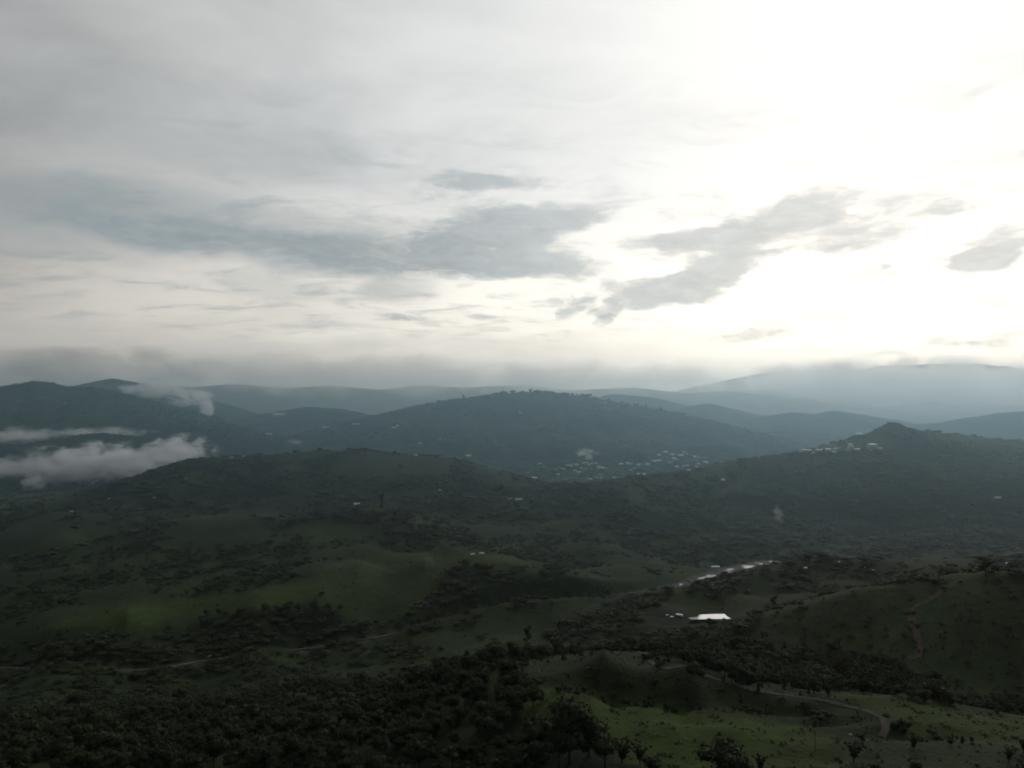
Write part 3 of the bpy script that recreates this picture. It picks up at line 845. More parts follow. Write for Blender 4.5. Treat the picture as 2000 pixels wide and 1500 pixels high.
CLOUDS = [  # name, px, py, D, half width px, half height px, depth m, density, noise size m, thr, soft, label
    ('mist', 215, 903, 2480, 215, 50, 190, .032, 55, .76, .7, 'white mist bank lying in the left valley behind the green hill'),
    ('mist', 350, 880, 2600, 85, 40, 150, .030, 42, .76, .7, 'billowing mist at the right end of the left valley bank'),
    ('mist', 60, 920, 2450, 200, 44, 150, .010, 80, .72, .3, 'thin mist over the left valley at the frame edge'),
    ('mist', 66, 942, 2300, 26, 22, 40, .020, 32, .66, .3, 'small round puff of mist low on the left'),
    ('mist', 30, 852, 3000, 95, 24, 150, .020, 55, .74, .7, 'flat mist patch under the left mountain'),
    ('mist', 190, 845, 3050, 140, 15, 150, .009, 50, .70, .6, 'thin mist streak above the small dark knoll'),
    ('cloud', 305, 762, 4550, 80, 20, 260, .0140, 90, .66, .5, 'cloud spilling over the left mountain crest'),
    ('cloud', 375, 778, 4500, 55, 22, 200, .0180, 80, .66, .5, 'cloud tongue sliding down the left mountain'),
    ('cloud', 405, 798, 4450, 20, 22, 90, .022, 60, .66, .3, 'lowest curl of cloud on the left mountain flank'),
    ('cloud', 60, 722, 5600, 560, 60, 500, .0032, 300, .66, .5, 'grey cloud bank capping the left mountain'),
    ('cloud', 700, 733, 7000, 800, 54, 1090, .0012, 520, .66, .5, 'long low cloud bank above the far upland'),
    ('cloud', 1230, 740, 7450, 560, 48, 980, .0009, 460, .66, .5, 'low cloud bank above the central hill'),
    ('cloud', 1560, 745, 9000, 130, 34, 700, .0030, 420, .70, .35, 'cloud wisp in front of the far right range'),
    ('cloud', 1820, 752, 9430, 460, 66, 870, .0060, 600, .50, .7, 'pale cloud veil lying in front of the far right range'),
    ('mist', 1146, 886, 2950, 32, 13, 60, .012, 40, .68, .3, 'small mist puff above the valley village'),
    ('mist', 580, 863, 2750, 24, 9, 60, .008, 45, .68, .3, 'small mist puff left of the central hill'),
    ('mist', 1520, 1004, 1650, 14, 24, 25, .008, 18, .68, .3, 'faint wisp of mist on the right forested hill'),
]
for (nm, px, py, D, hw, hh, dep, den_, nz, thr, soft, lb) in CLOUDS:
    c3 = P(px, py, D)
    size = (hw / F * D, dep, hh / F * D)
    me = box_mesh(nm)
    mt = cloud_mat(nm + '_volume', den_, size, 1.0 / nz, thr, soft, .6 if D > 6500 else .25)
    mt.cycles.volume_step_rate = max(.03, min(1.0, nz * .35 / (2 * max(size) / 10)))
    me.materials.append(mt)
    o = link_mesh(nm, me)
    o.location = c3; o.scale = size
    tag(o, lb, kind='stuff')

# ------------------------------------------------------------------ trees
rnd = random.Random(5)
def crown_mesh(name, seed, leaves, kind='round', leaf=.085, core=True, mat=None):
    """crown of unit height 1 (0.22..1): lumpy inner mass plus many leaf clumps"""
    rg = np.random.RandomState(seed)
    V_, F_ = [], []
    if kind == 'round':
        lobes = [(rg.normal(0, .17), rg.normal(0, .17), rg.uniform(.42, .80), rg.uniform(.15, .25)) for _ in range(8)] + [(0, 0, .62, .26)]
    elif kind == 'tall':
        lobes = [(rg.normal(0, .07), rg.normal(0, .07), z, rg.uniform(.10, .17)) for z in np.linspace(.2, .9, 9)]
    elif kind == 'shrub':
        lobes = [(rg.normal(0, .3), rg.normal(0, .3), rg.uniform(.2, .62), rg.uniform(.18, .32)) for _ in range(7)]
    else:  # plume: arching bamboo-like stems
        lobes = []
        for k in range(10):
            a = rg.uniform(0, 2 * math.pi); L = rg.uniform(.7, 1.0); lean = rg.uniform(.08, .42)
            for s in np.linspace(.35, 1, 4):
                lobes.append((math.cos(a) * lean * s ** 2, math.sin(a) * lean * s ** 2, L * s - .10 * s ** 4, .085 * (1.25 - .55 * s)))
    if core:
        nu, nv = 7, 5
        for (cx, cy_, cz, rr) in lobes:
            b0 = len(V_)
            rr2 = rr * .80
            for i in range(nv + 1):
                th = math.pi * i / nv
                for j in range(nu):
                    ph = 2 * math.pi * j / nu
                    k = rr2 * rg.uniform(.82, 1.12)
                    V_.append((cx + k * math.sin(th) * math.cos(ph), cy_ + k * math.sin(th) * math.sin(ph), cz + k * .85 * math.cos(th)))
            for i in range(nv):
                for j in range(nu):
                    F_.append((b0 + i * nu + j, b0 + (i + 1) * nu + j, b0 + (i + 1) * nu + (j + 1) % nu, b0 + i * nu + (j + 1) % nu))
    wts = np.array([l[3] ** 2 for l in lobes]); wts /= wts.sum()
    for li in rg.choice(len(lobes), leaves, p=wts):
        cx, cy_, cz, rr = lobes[li]
        d = rg.normal(size=3); d[2] += .25; d /= np.linalg.norm(d)
        p = np.array((cx, cy_, cz)) + d * np.array((1, 1, .85)) * rr * rg.uniform(.72, 1.18)
        n = d + rg.normal(0, .55, 3); n /= np.linalg.norm(n)
        a = np.cross(n, rg.normal(size=3)); a /= np.linalg.norm(a); b = np.cross(n, a)
        s1, s2 = leaf * rg.uniform(.5, 1.1), leaf * rg.uniform(.3, .7)
        b0 = len(V_)
        V_ += [p - a * s1, p - b * s2 + n * s2 * .3, p + a * s1, p + b * s2 + n * s2 * .3]
        F_.append((b0, b0 + 1, b0 + 2, b0 + 3))
    me = bpy.data.meshes.new(name)
    me.from_pydata([tuple(map(float, v)) for v in V_], [], F_)
    me.materials.append(mat or M_LEAF)
    me.update()
    return me
def trunk_mesh(name, seed, top=.6, r=.022, limbs=4):
    rg = np.random.RandomState(seed)
    V_, F_ = [], []
    def tube(pts, rads, n=6):
        b0 = len(V_)
        for p, rr in zip(pts, rads):
            for j in range(n):
                a = 2 * math.pi * j / n
                V_.append((p[0] + rr * math.cos(a), p[1] + rr * math.sin(a), p[2]))
        for i in range(len(pts) - 1):
            for j in range(n):
                F_.append((b0 + i * n + j, b0 + i * n + (j + 1) % n, b0 + (i + 1) * n + (j + 1) % n, b0 + (i + 1) * n + j))
    bend = rg.normal(0, .02, 2)
    tube([(0, 0, -.06), (bend[0] * .3, bend[1] * .3, top * .35), (bend[0], bend[1], top * .7), (bend[0] * 1.5, bend[1] * 1.5, top)], [r * 1.5, r, r * .75, r * .35])
    for k in range(limbs):
        a = 2 * math.pi * k / limbs + rg.uniform(-.4, .4)
        z0 = top * rg.uniform(.4, .7); L = rg.uniform(.16, .28)
        tube([(bend[0] * .7, bend[1] * .7, z0), (math.cos(a) * L * .5, math.sin(a) * L * .5, z0 + L * .5), (math.cos(a) * L, math.sin(a) * L, z0 + L * .8)], [r * .5, r * .35, r * .15], 5)
    me = bpy.data.meshes.new(name)
    me.from_pydata([tuple(map(float, v)) for v in V_], [], F_)
    me.materials.append(M_BARK)
    me.update()
    return me
CROWNS = {
    'round': [crown_mesh('crown', 10 + i, 900, 'round', .045) for i in range(5)],
    'tall': [crown_mesh('crown', 30 + i, 700, 'tall', .036) for i in range(2)],
    'shrub': [crown_mesh('crown', 40 + i, 500, 'shrub', .07, mat=M_LEAF2 if i % 2 else M_LEAF) for i in range(3)],
    'plume': [crown_mesh('crown', 50 + i, 800, 'plume', .048, mat=M_LEAF2) for i in range(3)],
}
TRUNKS = [trunk_mesh('trunk', 70 + i) for i in range(3)]
def tree(x, y, h, kind, label, group=None, cat='tree', name=None, rz=None, z=None, wide=1.0):
    o = empty(name or ('tree' if kind != 'shrub' else 'shrub'), (x, y, float(gz(x, y)) if z is None else z), rnd.uniform(0, 6.28) if rz is None else rz)
    o.scale = (h * wide, h * wide, h)
    if kind != 'shrub':
        link_mesh('trunk', rnd.choice(TRUNKS), o)
    else:
        link_mesh('trunk', rnd.choice(TRUNKS), o).scale = (.7, .7, .5)
    link_mesh('crown', rnd.choice(CROWNS[kind]), o)
    return tag(o, label, cat, group)

# --- forest points over the whole land in view
rg = np.random.RandomState(3)
def ring(r0, r1, sp, az=R(40)):
    n = int(az * (r1 ** 2 - r0 ** 2) / sp ** 2)
    r = np.sqrt(rg.uniform(r0 ** 2, r1 ** 2, n)); a = rg.uniform(-az, az, n)
    return np.stack([r * np.sin(a), r * np.cos(a)], -1)
RINGS = [(230, 700, 6.5, 0), (700, 1500, 8.0, 1), (1500, 2700, 11.0, 2), (2700, 4600, 19.0, 3)]
pts, lod = [], []
for r0, r1, sp, l in RINGS:
    q = ring(r0, r1, sp)
    pts.append(q); lod.append(np.full(len(q), l))
pts = np.concatenate(pts); lod = np.concatenate(lod)
tz = gz(pts[:, 0], pts[:, 1])
g_, b_ = cover(pts[:, 0], pts[:, 1], tz)
rr_ = np.hypot(pts[:, 0], pts[:, 1])
pxs, pys = 1000 + F * pts[:, 0] / pts[:, 1], 750 - F * tz / pts[:, 1]
wx_, wy_ = pts[:, 0] + 60 * fbm(pts[:, 0] / 300, pts[:, 1] / 300 + 4, 2), pts[:, 1] + 60 * fbm(pts[:, 0] / 300 + 8, pts[:, 1] / 300, 2)
gully_ = sstep(.45, .85, sstep(.15, .95, fbm(wx_ / 360, wy_ / 360, 3, .5, ridged=True)))
clump = fbm(pts[:, 0] / 70, pts[:, 1] / 70, 3)
patch = fbm(pts[:, 0] / 200 + 31, pts[:, 1] / 200, 3)
# open hill country: trees stand in the gullies and in a few clumps, elsewhere grass and scrub
dens = np.clip(.9 * gully_ * (.5 + 1.2 * clump) + .8 * sstep(.12, .32, patch) * sstep(-.1, .25, clump) + .004, 0, 1)
WOODS = [  # outline in photo px, D range, density
    ([(-80, 1238), (60, 1238), (180, 1224), (280, 1230), (335, 1212), (545, 1192), (655, 1190), (700, 1215), (650, 1262), (410, 1282), (240, 1300), (-80, 1298)], (700, 1020), .95),
    ([(770, 1160), (830, 1145), (880, 1160), (885, 1205), (770, 1210)], (850, 1150), .9),
    ([(880, 1112), (1000, 1115), (1090, 1135), (1100, 1185), (960, 1192), (880, 1160)], (900, 1200), .8),
    ([(690, 1320), (870, 1272), (960, 1300), (1005, 1390), (1060, 1430), (1075, 1520), (480, 1520), (560, 1410)], (250, 580), .95),
    ([(-80, 1320), (300, 1325), (560, 1340), (700, 1320), (560, 1420), (500, 1520), (-80, 1520)], (250, 800), .75),
    ([(430, 1285), (720, 1245), (880, 1272), (690, 1322), (540, 1345), (300, 1325), (300, 1305)], (560, 930), .45),
    ([(960, 1250), (1080, 1262), (1040, 1300), (1000, 1330), (940, 1330)], (380, 800), .8),
    ([(1040, 1250), (1230, 1162), (1330, 1150), (1300, 1192), (1240, 1230), (1150, 1262)], (600, 1000), .7),
    ([(270, 900), (400, 895), (560, 900), (640, 930), (480, 985), (300, 985)], (1700, 2200), .6),
    ([(600, 930), (860, 930), (960, 985), (780, 1000), (620, 985)], (1450, 2100), .55),
    ([(880, 890), (1000, 950), (1100, 945), (1250, 935), (1260, 990), (980, 1010), (880, 960)], (1500, 2100), .5),
    ([(1540, 1085), (1620, 1082), (1630, 1098), (1530, 1112)], (950, 1120), .8),
    ([(925, 1262), (1000, 1255), (1075, 1268), (1055, 1300), (1000, 1345), (930, 1350)], (330, 620), .9),
    ([(1200, 1000), (1500, 910), (1760, 880), (2050, 900), (2050, 1080), (1250, 1090)], (1300, 2500), .75),
]
for poly, (d0, d1), dv in WOODS:
    k = in_poly(pxs, pys, poly) & (rr_ > d0) & (rr_ < d1)
    dens = np.where(k, np.maximum(dens, dv * np.clip(.75 + clump, .3, 1)), dens)
dens = np.where(rr_ > 2700, np.maximum(dens, .7 * sstep(-.2, .1, patch)), dens)
dens = np.where((g_ > .7) & ((pxs > 1060) | (rr_ > 450)), 0.001, np.where(b_ > .35, dens * .08, dens))
onridge = (rr_ > 430) & (rr_ < 760) & in_poly(pxs, pys, SLOPE)
dens = np.where(onridge, .55, dens)
gully = (rr_ > 390) & (rr_ < 700) & in_poly(pxs, pys, [(1180, 1250), (1300, 1230), (1500, 1255), (1760, 1290), (1900, 1372), (2100, 1372), (2100, 1420), (1850, 1375), (1480, 1330), (1300, 1285)])
dens = np.where(gully, np.maximum(dens, .8), dens)
BELTS = [[(985, 1285), (1080, 1262), (1190, 1254), (1260, 1266), (1250, 1280), (1180, 1276), (1080, 1292), (1000, 1316)], [(1040, 1318), (1090, 1325), (1140, 1348), (1215, 1362), (1330, 1380), (1330, 1394), (1200, 1378), (1130, 1366), (1050, 1340)], [(1235, 1282), (1270, 1280), (1335, 1305), (1330, 1318), (1270, 1302)],
         [(1430, 1362), (1500, 1362), (1610, 1382), (1600, 1402), (1480, 1398), (1420, 1385)], [(1555, 1405), (1640, 1426), (1640, 1436), (1550, 1416)], [(1470, 1330), (1560, 1338), (1560, 1352), (1480, 1350)], [(1740, 1425), (1790, 1430), (1900, 1450), (1900, 1462), (1760, 1446)]]
belt = np.zeros(len(pts), bool)
for poly in BELTS:
    belt |= in_poly(pxs, pys, poly) & (rr_ < 440)
near_mead = ((pxs > np.where(pys < 1345, 1090, 1062)) | (pys > 1420)) & (rr_ < 430) & (pxs > 960) & (g_ + b_ > .25)
dens = np.where(near_mead, np.where(belt, .95, np.where(g_ < .4, .14, .002)), dens)
rd, rw, _ = poly_dist(pts[:, 0], pts[:, 1], _riv)
dens = np.where(rd < np.maximum(rw * 1.3, 7), 0, dens)
dens = np.where((np.hypot(pts[:, 0] - _pcen[0], pts[:, 1] - _pcen[1]) < 75), 0, dens)
keep = rg.uniform(size=len(pts)) < dens
pts, lod, tz, rr_, pxs, pys = pts[keep], lod[keep], tz[keep], rr_[keep], pxs[keep], pys[keep]
hh = rg.lognormal(0, .28, len(pts)) * np.interp(rr_, [230, 700, 1500, 4600], [8.5, 6.4, 6.2, 7.5])
hh = np.clip(hh, 3.5, 20)
cl2 = fbm(pts[:, 0] / 160 + 5, pts[:, 1] / 160, 3)
hh *= np.clip(1 + .5 * cl2, .6, 1.4)
scrub = (rr_ < 440) & (pxs > 960) & (in_poly(pxs, pys, MEADOWS[2][0]) | belt[keep])
hh = np.where(scrub, hh * .34, hh)
slope_ = onridge[keep]
hh = np.where(slope_, hh * .35, hh)

# the largest ones in view become trees of their own
size_px = hh / pts[:, 1] * F
vis = (pxs > 0) & (pxs < 2000) & (pys < 1500 + size_px * .6) & (pys > 760)
ts = np.linspace(.1, .97, 26)
tops = tz + hh * .8
ok = np.ones(len(pts), bool)
near = rr_ < 760
idn = np.nonzero(vis & near)[0]
for t_ in ts:
    x_, y_ = pts[idn, 0] * t_, pts[idn, 1] * t_
    ok[idn] &= (gz(x_, y_) < tops[idn] * t_ + .0)
cand = idn[ok[idn]]
cand = cand[np.argsort(-size_px[cand])][:245]
indiv = np.zeros(len(pts), bool); indiv[cand] = True
ZONES = [
    (lambda x, y: x < 420 and y > 1420, 'dark leafy tree at the bottom edge of the lower left wood', 'trees at the bottom edge of the lower left wood'),
    (lambda x, y: x < 420, 'dark leafy tree higher up in the lower left wood', 'trees higher up in the lower left wood'),
    (lambda x, y: x < 720 and y > 1400, 'dark tree of the bottom wood between the clearing and the frame edge', 'trees of the bottom wood by the clearing'),
    (lambda x, y: x < 720, 'dark tree on the upper fringe of the bottom wood above the clearing', 'trees on the upper fringe of the bottom wood'),
    (lambda x, y: x < 1020 and y > 1400, 'dark tree in the wood touching the left side of the foreground meadow', 'trees at the left side of the foreground meadow'),
    (lambda x, y: x < 1020, 'dark tree of the grove where the valley meets the meadow hill', 'trees of the grove below the meadow hill'),
    (lambda x, y: y > 1300 and x < 1450, 'dark tree on the foreground meadow hill', 'trees on the foreground meadow hill'),
    (lambda x, y: x < 1450, 'tree in the dark gully behind the foreground meadow', 'trees in the gully behind the meadow'),
    (lambda x, y: x < 1720, 'feathery tree in the gully between the dirt road and the right ridge', 'feathery trees in the gully by the dirt road'),
    (lambda x, y: True, 'feathery tree in the gully below the dirt track of the right ridge', 'feathery trees below the dirt track'),
]
for i in cand:
    x_, y_ = float(pts[i, 0]), float(pts[i, 1])
    for zi, (fn_, lb, gp) in enumerate(ZONES):
        if fn_(pxs[i], pys[i]):
            break
    if scrub[i]:
        tree(x_, y_, float(hh[i]), 'shrub', 'low dark shrub in the scrub bordering the foreground meadow', 'shrubs bordering the foreground meadow', 'shrub', wide=rnd.uniform(.9, 1.4))
        continue
    kind = 'plume' if (zi >= 8 or (zi == 7 and rnd.random() < .4)) else 'round'
    tree(x_, y_, float(hh[i]), kind, lb, gp, wide=rnd.uniform(.9, 1.25))

# the rest of the woods: one mass per belt, instanced small trees
def lod_mesh(name, seed, leaves, kind, leaf, trunk=True, mat=None):
    me = crown_mesh(name, seed, leaves, kind, leaf, core=True, mat=mat)
    return me
LODS = {
    0: [('round', 420, .065, None), ('round', 420, .065, None), ('tall', 300, .05, None), ('shrub', 260, .1, M_LEAF2), ('plume', 380, .06, M_LEAF2), ('round', 420, .065, None)],
    1: [('round', 200, .09, None), ('round', 200, .09, None), ('shrub', 140, .13, M_LEAF2), ('round', 200, .09, None)],
    2: [('round', 80, .13, None), ('round', 80, .13, None), ('shrub', 60, .16, M_LEAF2)],
    3: [('round', 40, .16, None), ('round', 40, .16, None), ('shrub', 30, .2, None)],
}
def forest_group(col):
    ng = bpy.data.node_groups.new('woods', 'GeometryNodeTree')
    ng.interface.new_socket('Geometry', in_out='INPUT', socket_type='NodeSocketGeometry')
    ng.interface.new_socket('Geometry', in_out='OUTPUT', socket_type='NodeSocketGeometry')
    N = ng.nodes
    gi, go = N.new('NodeGroupInput'), N.new('NodeGroupOutput')
    ci = N.new('GeometryNodeCollectionInfo'); ci.inputs['Collection'].default_value = col
    ci.inputs['Separate Children'].default_value = True; ci.inputs['Reset Children'].default_value = True
    ip = N.new('GeometryNodeInstanceOnPoints'); ip.inputs['Pick Instance'].default_value = True
    def attr(nm, tp):
        a = N.new('GeometryNodeInputNamedAttribute'); a.data_type = tp; a.inputs['Name'].default_value = nm
        return a.outputs['Attribute']
    L = ng.links.new
    L(gi.outputs[0], ip.inputs['Points']); L(ci.outputs[0], ip.inputs['Instance'])
    L(attr('idx', 'INT'), ip.inputs['Instance Index'])
    L(attr('rot', 'FLOAT_VECTOR'), ip.inputs['Rotation'])
    L(attr('scl', 'FLOAT_VECTOR'), ip.inputs['Scale'])
    L(ip.outputs[0], go.inputs[0])
    return ng
FL = {0: 'dark woods of the near slopes', 1: 'woods of the middle valley and plateau', 2: 'forest on the hills across the river', 3: 'hazy forest on the central hill'}
for l, specs in LODS.items():
    k = (lod == l) & ~indiv
    if not k.any():
        continue
    col = bpy.data.collections.new('woods_kinds')
    for i, (kd, n_, lf, mt) in enumerate(specs):
        me = lod_mesh('clump_%d_%d' % (l, i), 200 + 10 * l + i, n_, kd, lf, mat=mt)
        ob = bpy.data.objects.new('tree_kind_%d' % i, me)
        col.objects.link(ob)
    me = bpy.data.meshes.new('woods')
    n_ = int(k.sum())
    me.vertices.add(n_)
    me.vertices.foreach_set('co', np.stack([pts[k, 0], pts[k, 1], tz[k] - hh[k] * .12], -1).ravel())
    a = me.attributes.new('idx', 'INT', 'POINT'); a.data.foreach_set('value', rg.randint(0, len(specs), n_).astype(np.int32))
    rot = np.zeros((n_, 3)); rot[:, 2] = rg.uniform(0, 6.28, n_); rot[:, :2] = rg.normal(0, .06, (n_, 2))
    a = me.attributes.new('rot', 'FLOAT_VECTOR', 'POINT'); a.data.foreach_set('vector', rot.ravel().astype(np.float32))
    wd = rg.uniform(.9, 1.4, n_) * (1.0, 1.5, 1.9, 2.0)[l]
    sc = np.stack([hh[k] * wd, hh[k] * wd, hh[k] * (1.0, .85, .85, .8)[l]], -1)
    a = me.attributes.new('scl', 'FLOAT_VECTOR', 'POINT'); a.data.foreach_set('vector', sc.ravel().astype(np.float32))
    o = bpy.data.objects.new('woods', me)
    COL.objects.link(o)
    md = o.modifiers.new('woods', 'NODES'); md.node_group = forest_group(col)
    tag(o, FL[l], kind='stuff')
    print('WOODS', l, n_)

# --- tussocks and low weeds on the open ground
def tuft_mesh(name, seed, mat):
    rg_ = np.random.RandomState(seed)
    V_, F_ = [], []
    for k in range(16):
        a = rg_.uniform(0, 6.28); r0 = rg_.uniform(0, .35); L = rg_.uniform(.35, .9); wd_ = rg_.uniform(.08, .2)
        bx, by = r0 * math.cos(a), r0 * math.sin(a)
        tx, ty = bx + .5 * L * math.cos(a), by + .5 * L * math.sin(a)
        px_, py_ = -math.sin(a) * wd_, math.cos(a) * wd_
        b0 = len(V_)
        V_ += [(bx - px_, by - py_, -.1), (bx + px_, by + py_, -.1), (tx + px_ * .6, ty + py_ * .6, L * .6), (tx - px_ * .6, ty - py_ * .6, L * .6), (tx * 1.2, ty * 1.2, L * .55)]
        F_ += [(b0, b0 + 1, b0 + 2, b0 + 3), (b0 + 3, b0 + 2, b0 + 4)]
    me = bpy.data.meshes.new(name)
    me.from_pydata(V_, [], F_); me.materials.append(mat); me.update()
    return me
M_TUFT = mat_leaf('tussock_grass', (.022, .038, .010), (.042, .058, .018))
q = np.concatenate([ring(240, 470, 1.9), ring(470, 760, 4.2), ring(760, 1250, 6.5)])
qz = gz(q[:, 0], q[:, 1])
gq, bq = cover(q[:, 0], q[:, 1], qz)
cq = fbm(q[:, 0] / 9, q[:, 1] / 9, 3)
qk = (rg.uniform(size=len(q)) < np.clip(.1 + 1.5 * cq, 0, 1)) & (gq + bq > .1)
q, qz = q[qk], qz[qk]
col = bpy.data.collections.new('tuft_kinds')
for i in range(3):
    col.objects.link(bpy.data.objects.new('tuft_kind_%d' % i, tuft_mesh('tuft_%d' % i, 300 + i, M_TUFT if i < 2 else M_LEAF)))
me = bpy.data.meshes.new('grass')
nq = len(q)
me.vertices.add(nq); me.vertices.foreach_set('co', np.stack([q[:, 0], q[:, 1], qz], -1).ravel())
a = me.attributes.new('idx', 'INT', 'POINT'); a.data.foreach_set('value', rg.choice(3, nq, p=[.46, .46, .08]).astype(np.int32))
rot = np.zeros((nq, 3)); rot[:, 2] = rg.uniform(0, 6.28, nq)
a = me.attributes.new('rot', 'FLOAT_VECTOR', 'POINT'); a.data.foreach_set('vector', rot.ravel().astype(np.float32))
sq = np.clip(rg.lognormal(0, .45, nq), .4, 2.4) * np.interp(np.hypot(q[:, 0], q[:, 1]), [250, 500, 1200], [.6, .9, 1.3])
a = me.attributes.new('scl', 'FLOAT_VECTOR', 'POINT'); a.data.foreach_set('vector', np.stack([sq * 1.3, sq * 1.3, sq * .8], -1).ravel().astype(np.float32))
o = bpy.data.objects.new('grass', me); COL.objects.link(o)
md = o.modifiers.new('grass', 'NODES'); md.node_group = forest_group(col)
tag(o, 'rough grass tussocks over the open meadows and slopes', kind='stuff')
print('TUFTS', nq)

# --- trees one can point at
def tree_px(px, py, hpx, kind, label, group=None, cat='tree', name=None, wide=1.0):
    p = hit(px, py)
    return tree(p[0], p[1], hpx / F * p[1], kind, label, group, cat, name, wide=wide)
tree_px(1112, 1490, 130, 'round', 'tall black tree in front of the foreground meadow', wide=.85)
tree_px(1092, 1498, 92, 'round', 'broad tree crowding the foot of the tall black meadow tree', wide=1.0)
tree_px(1182, 1502, 62, 'round', 'low spreading tree at the bottom edge right of the tall black tree', wide=1.3)
tree_px(1150, 1478, 75, 'round', 'lower dark tree against the right side of the tall black meadow tree', wide=1.2)
tree_px(1040, 1440, 50, 'shrub', 'small bushy shrub left of the tall black meadow tree', cat='shrub')
tree_px(1215, 1490, 48, 'plume', 'feathery plume shaped tree right of the tall black meadow tree', wide=1.2)
tree_px(1250, 1492, 44, 'plume', 'outer feathery tree at the bottom edge of the meadow', wide=1.2)
tree_px(1925, 1124, 36, 'tall', 'stout dark tree standing alone on the right ridge', wide=1.6)
tree_px(1950, 1122, 20, 'round', 'small round tree right of the stout ridge tree', wide=1.2)
tree_px(1975, 1120, 22, 'round', 'small round tree on the right ridge at the frame edge', wide=1.1)
tree_px(746, 996, 34, 'tall', 'slender dark tree towering on the left spur beside the white house', wide=.55)
tree_px(388, 1162, 16, 'round', 'round dark tree alone at the upper edge of the pale field')
tree_px(1512, 1190, 26, 'tall', 'slim dark tree on the scrub above the gully', wide=1.2)
tree_px(1030, 1255, 32, 'tall', 'slim dark tree by the valley bottom left of the pond shelf', wide=1.1)
tree_px(1350, 1335, 40, 'round', 'dark round tree beside the dirt road on the meadow hill', wide=1.1)
tree_px(1762, 1432, 34, 'shrub', 'black bush on the outside of the dirt road bend', cat='shrub', wide=.8)
tree_px(1600, 1400, 18, 'shrub', 'low dark bush inside the dirt road loop', cat='shrub', wide=1.4)
tree_px(1580, 1098, 16, 'round', 'left tree of the rounded grove on the plateau edge', wide=1.5)
tree_px(1605, 1097, 18, 'round', 'right tree of the rounded grove on the plateau edge', wide=1.6)
tree_px(1740, 1092, 9, 'round', 'small round tree on the plateau skyline', wide=1.2)
for i, (px, h_) in enumerate([(516, 18), (540, 14), (562, 22), (580, 18), (610, 22), (640, 18), (665, 14), (402, 14), (430, 16), (470, 18)]):
    p = hit(px, 1196 if px > 480 else 1204)
    tree(p[0], p[1], h_ / F * p[1], 'round', 'dark tree in the row along the lower edge of the pale field', 'trees along the pale field', wide=1.1)
for i, px in enumerate([965, 972, 980, 986, 1003, 1020, 1036, 1048, 1060, 1066, 1074, 1084, 1090, 1100, 1108, 1118, 1127, 1138, 1146, 1160, 1188, 1222, 1238, 1244, 1262, 1290, 1322, 1332, 1350, 840, 862, 884, 905]):
    p0 = [q_ for q_ in ridges if q_[0] == 'central_hill'][0][1]
    D = np.interp(px, [a[0] for a in p0], [a[2] for a in p0])
    h_ = rnd.uniform(6, 11) / F * D
    x_ = (px - 1000) / F * D
    tree(x_, D, h_, rnd.choice(['round', 'shrub', 'shrub', 'tall']), 'tiny tree on the skyline of the central hill', 'skyline trees of the central hill', name='tree', z=float(gz(x_, D)) - h_ * .3, wide=rnd.uniform(1.2, 2.0))
for px in (1746, 1741, 1736, 1728):
    p0 = ridges[5][1]
    D = np.interp(px, [a[0] for a in p0], [a[2] for a in p0])
    zt = float(gz((px - 1000) / F * D, D)) - 3.0
    tree((px - 1000) / F * D, D, rnd.uniform(5, 7) / F * D, 'shrub', 'tree crowding the pointed top of the right hill', 'trees on the pointed top', name='tree', z=zt, wide=1.1)
for px, h_ in ((500, 7), (560, 6), (574, 9), (582, 7), (625, 11), (640, 7), (700, 8), (708, 11), (716, 9), (770, 9), (780, 7), (850, 6)):
    p0 = ridges[0][1]
    D = np.interp(px, [a[0] for a in p0], [a[2] for a in p0])
    tree((px - 1000) / F * D, D, h_ / F * D, rnd.choice(['round', 'shrub']), 'tree on the skyline of the low left hill', 'skyline trees of the low left hill', name='tree', z=float(gz((px - 1000) / F * D, D)) - h_ * .25 / F * D, wide=1.3)

# ------------------------------------------------------------------ houses
def box(x0, x1, y0, y1, z0, z1):
    v = [(x, y, z) for z in (z0, z1) for y in (y0, y1) for x in (x0, x1)]
    return v, [(0, 2, 3, 1), (4, 5, 7, 6), (0, 1, 5, 4), (2, 6, 7, 3), (0, 4, 6, 2), (1, 3, 7, 5)]
def wall_mesh(w_, d_, h_, rise):
    v = [(-w_, -d_, -1.5), (w_, -d_, -1.5), (w_, d_, -1.5), (-w_, d_, -1.5), (-w_, -d_, h_), (w_, -d_, h_), (w_, d_, h_), (-w_, d_, h_), (-w_, 0, h_ + rise), (w_, 0, h_ + rise)]
    f = [(0, 1, 5, 4), (2, 3, 7, 6), (1, 2, 6, 9, 5), (3, 0, 4, 8, 7)]
    return v, f
def roof_mesh(w_, d_, h_, rise, ov=.5, th=.18):
    k = rise / d_
    y0, z0 = d_ + ov, h_ - k * ov
    w_ += ov
    b = .03
    v = []
    for dz in (b, th + b):
        v += [(-w_, -y0, z0 + dz), (w_, -y0, z0 + dz), (w_, 0, h_ + rise + dz), (-w_, 0, h_ + rise + dz), (w_, y0, z0 + dz), (-w_, y0, z0 + dz)]
    f = [(3, 2, 1, 0), (5, 4, 2, 3), (6, 7, 8, 9), (9, 8, 10, 11), (0, 1, 7, 6), (4, 5, 11, 10), (1, 2, 8, 7), (2, 4, 10, 8), (3, 0, 6, 9), (5, 3, 9, 11)]
    return v, f
_hm = {}
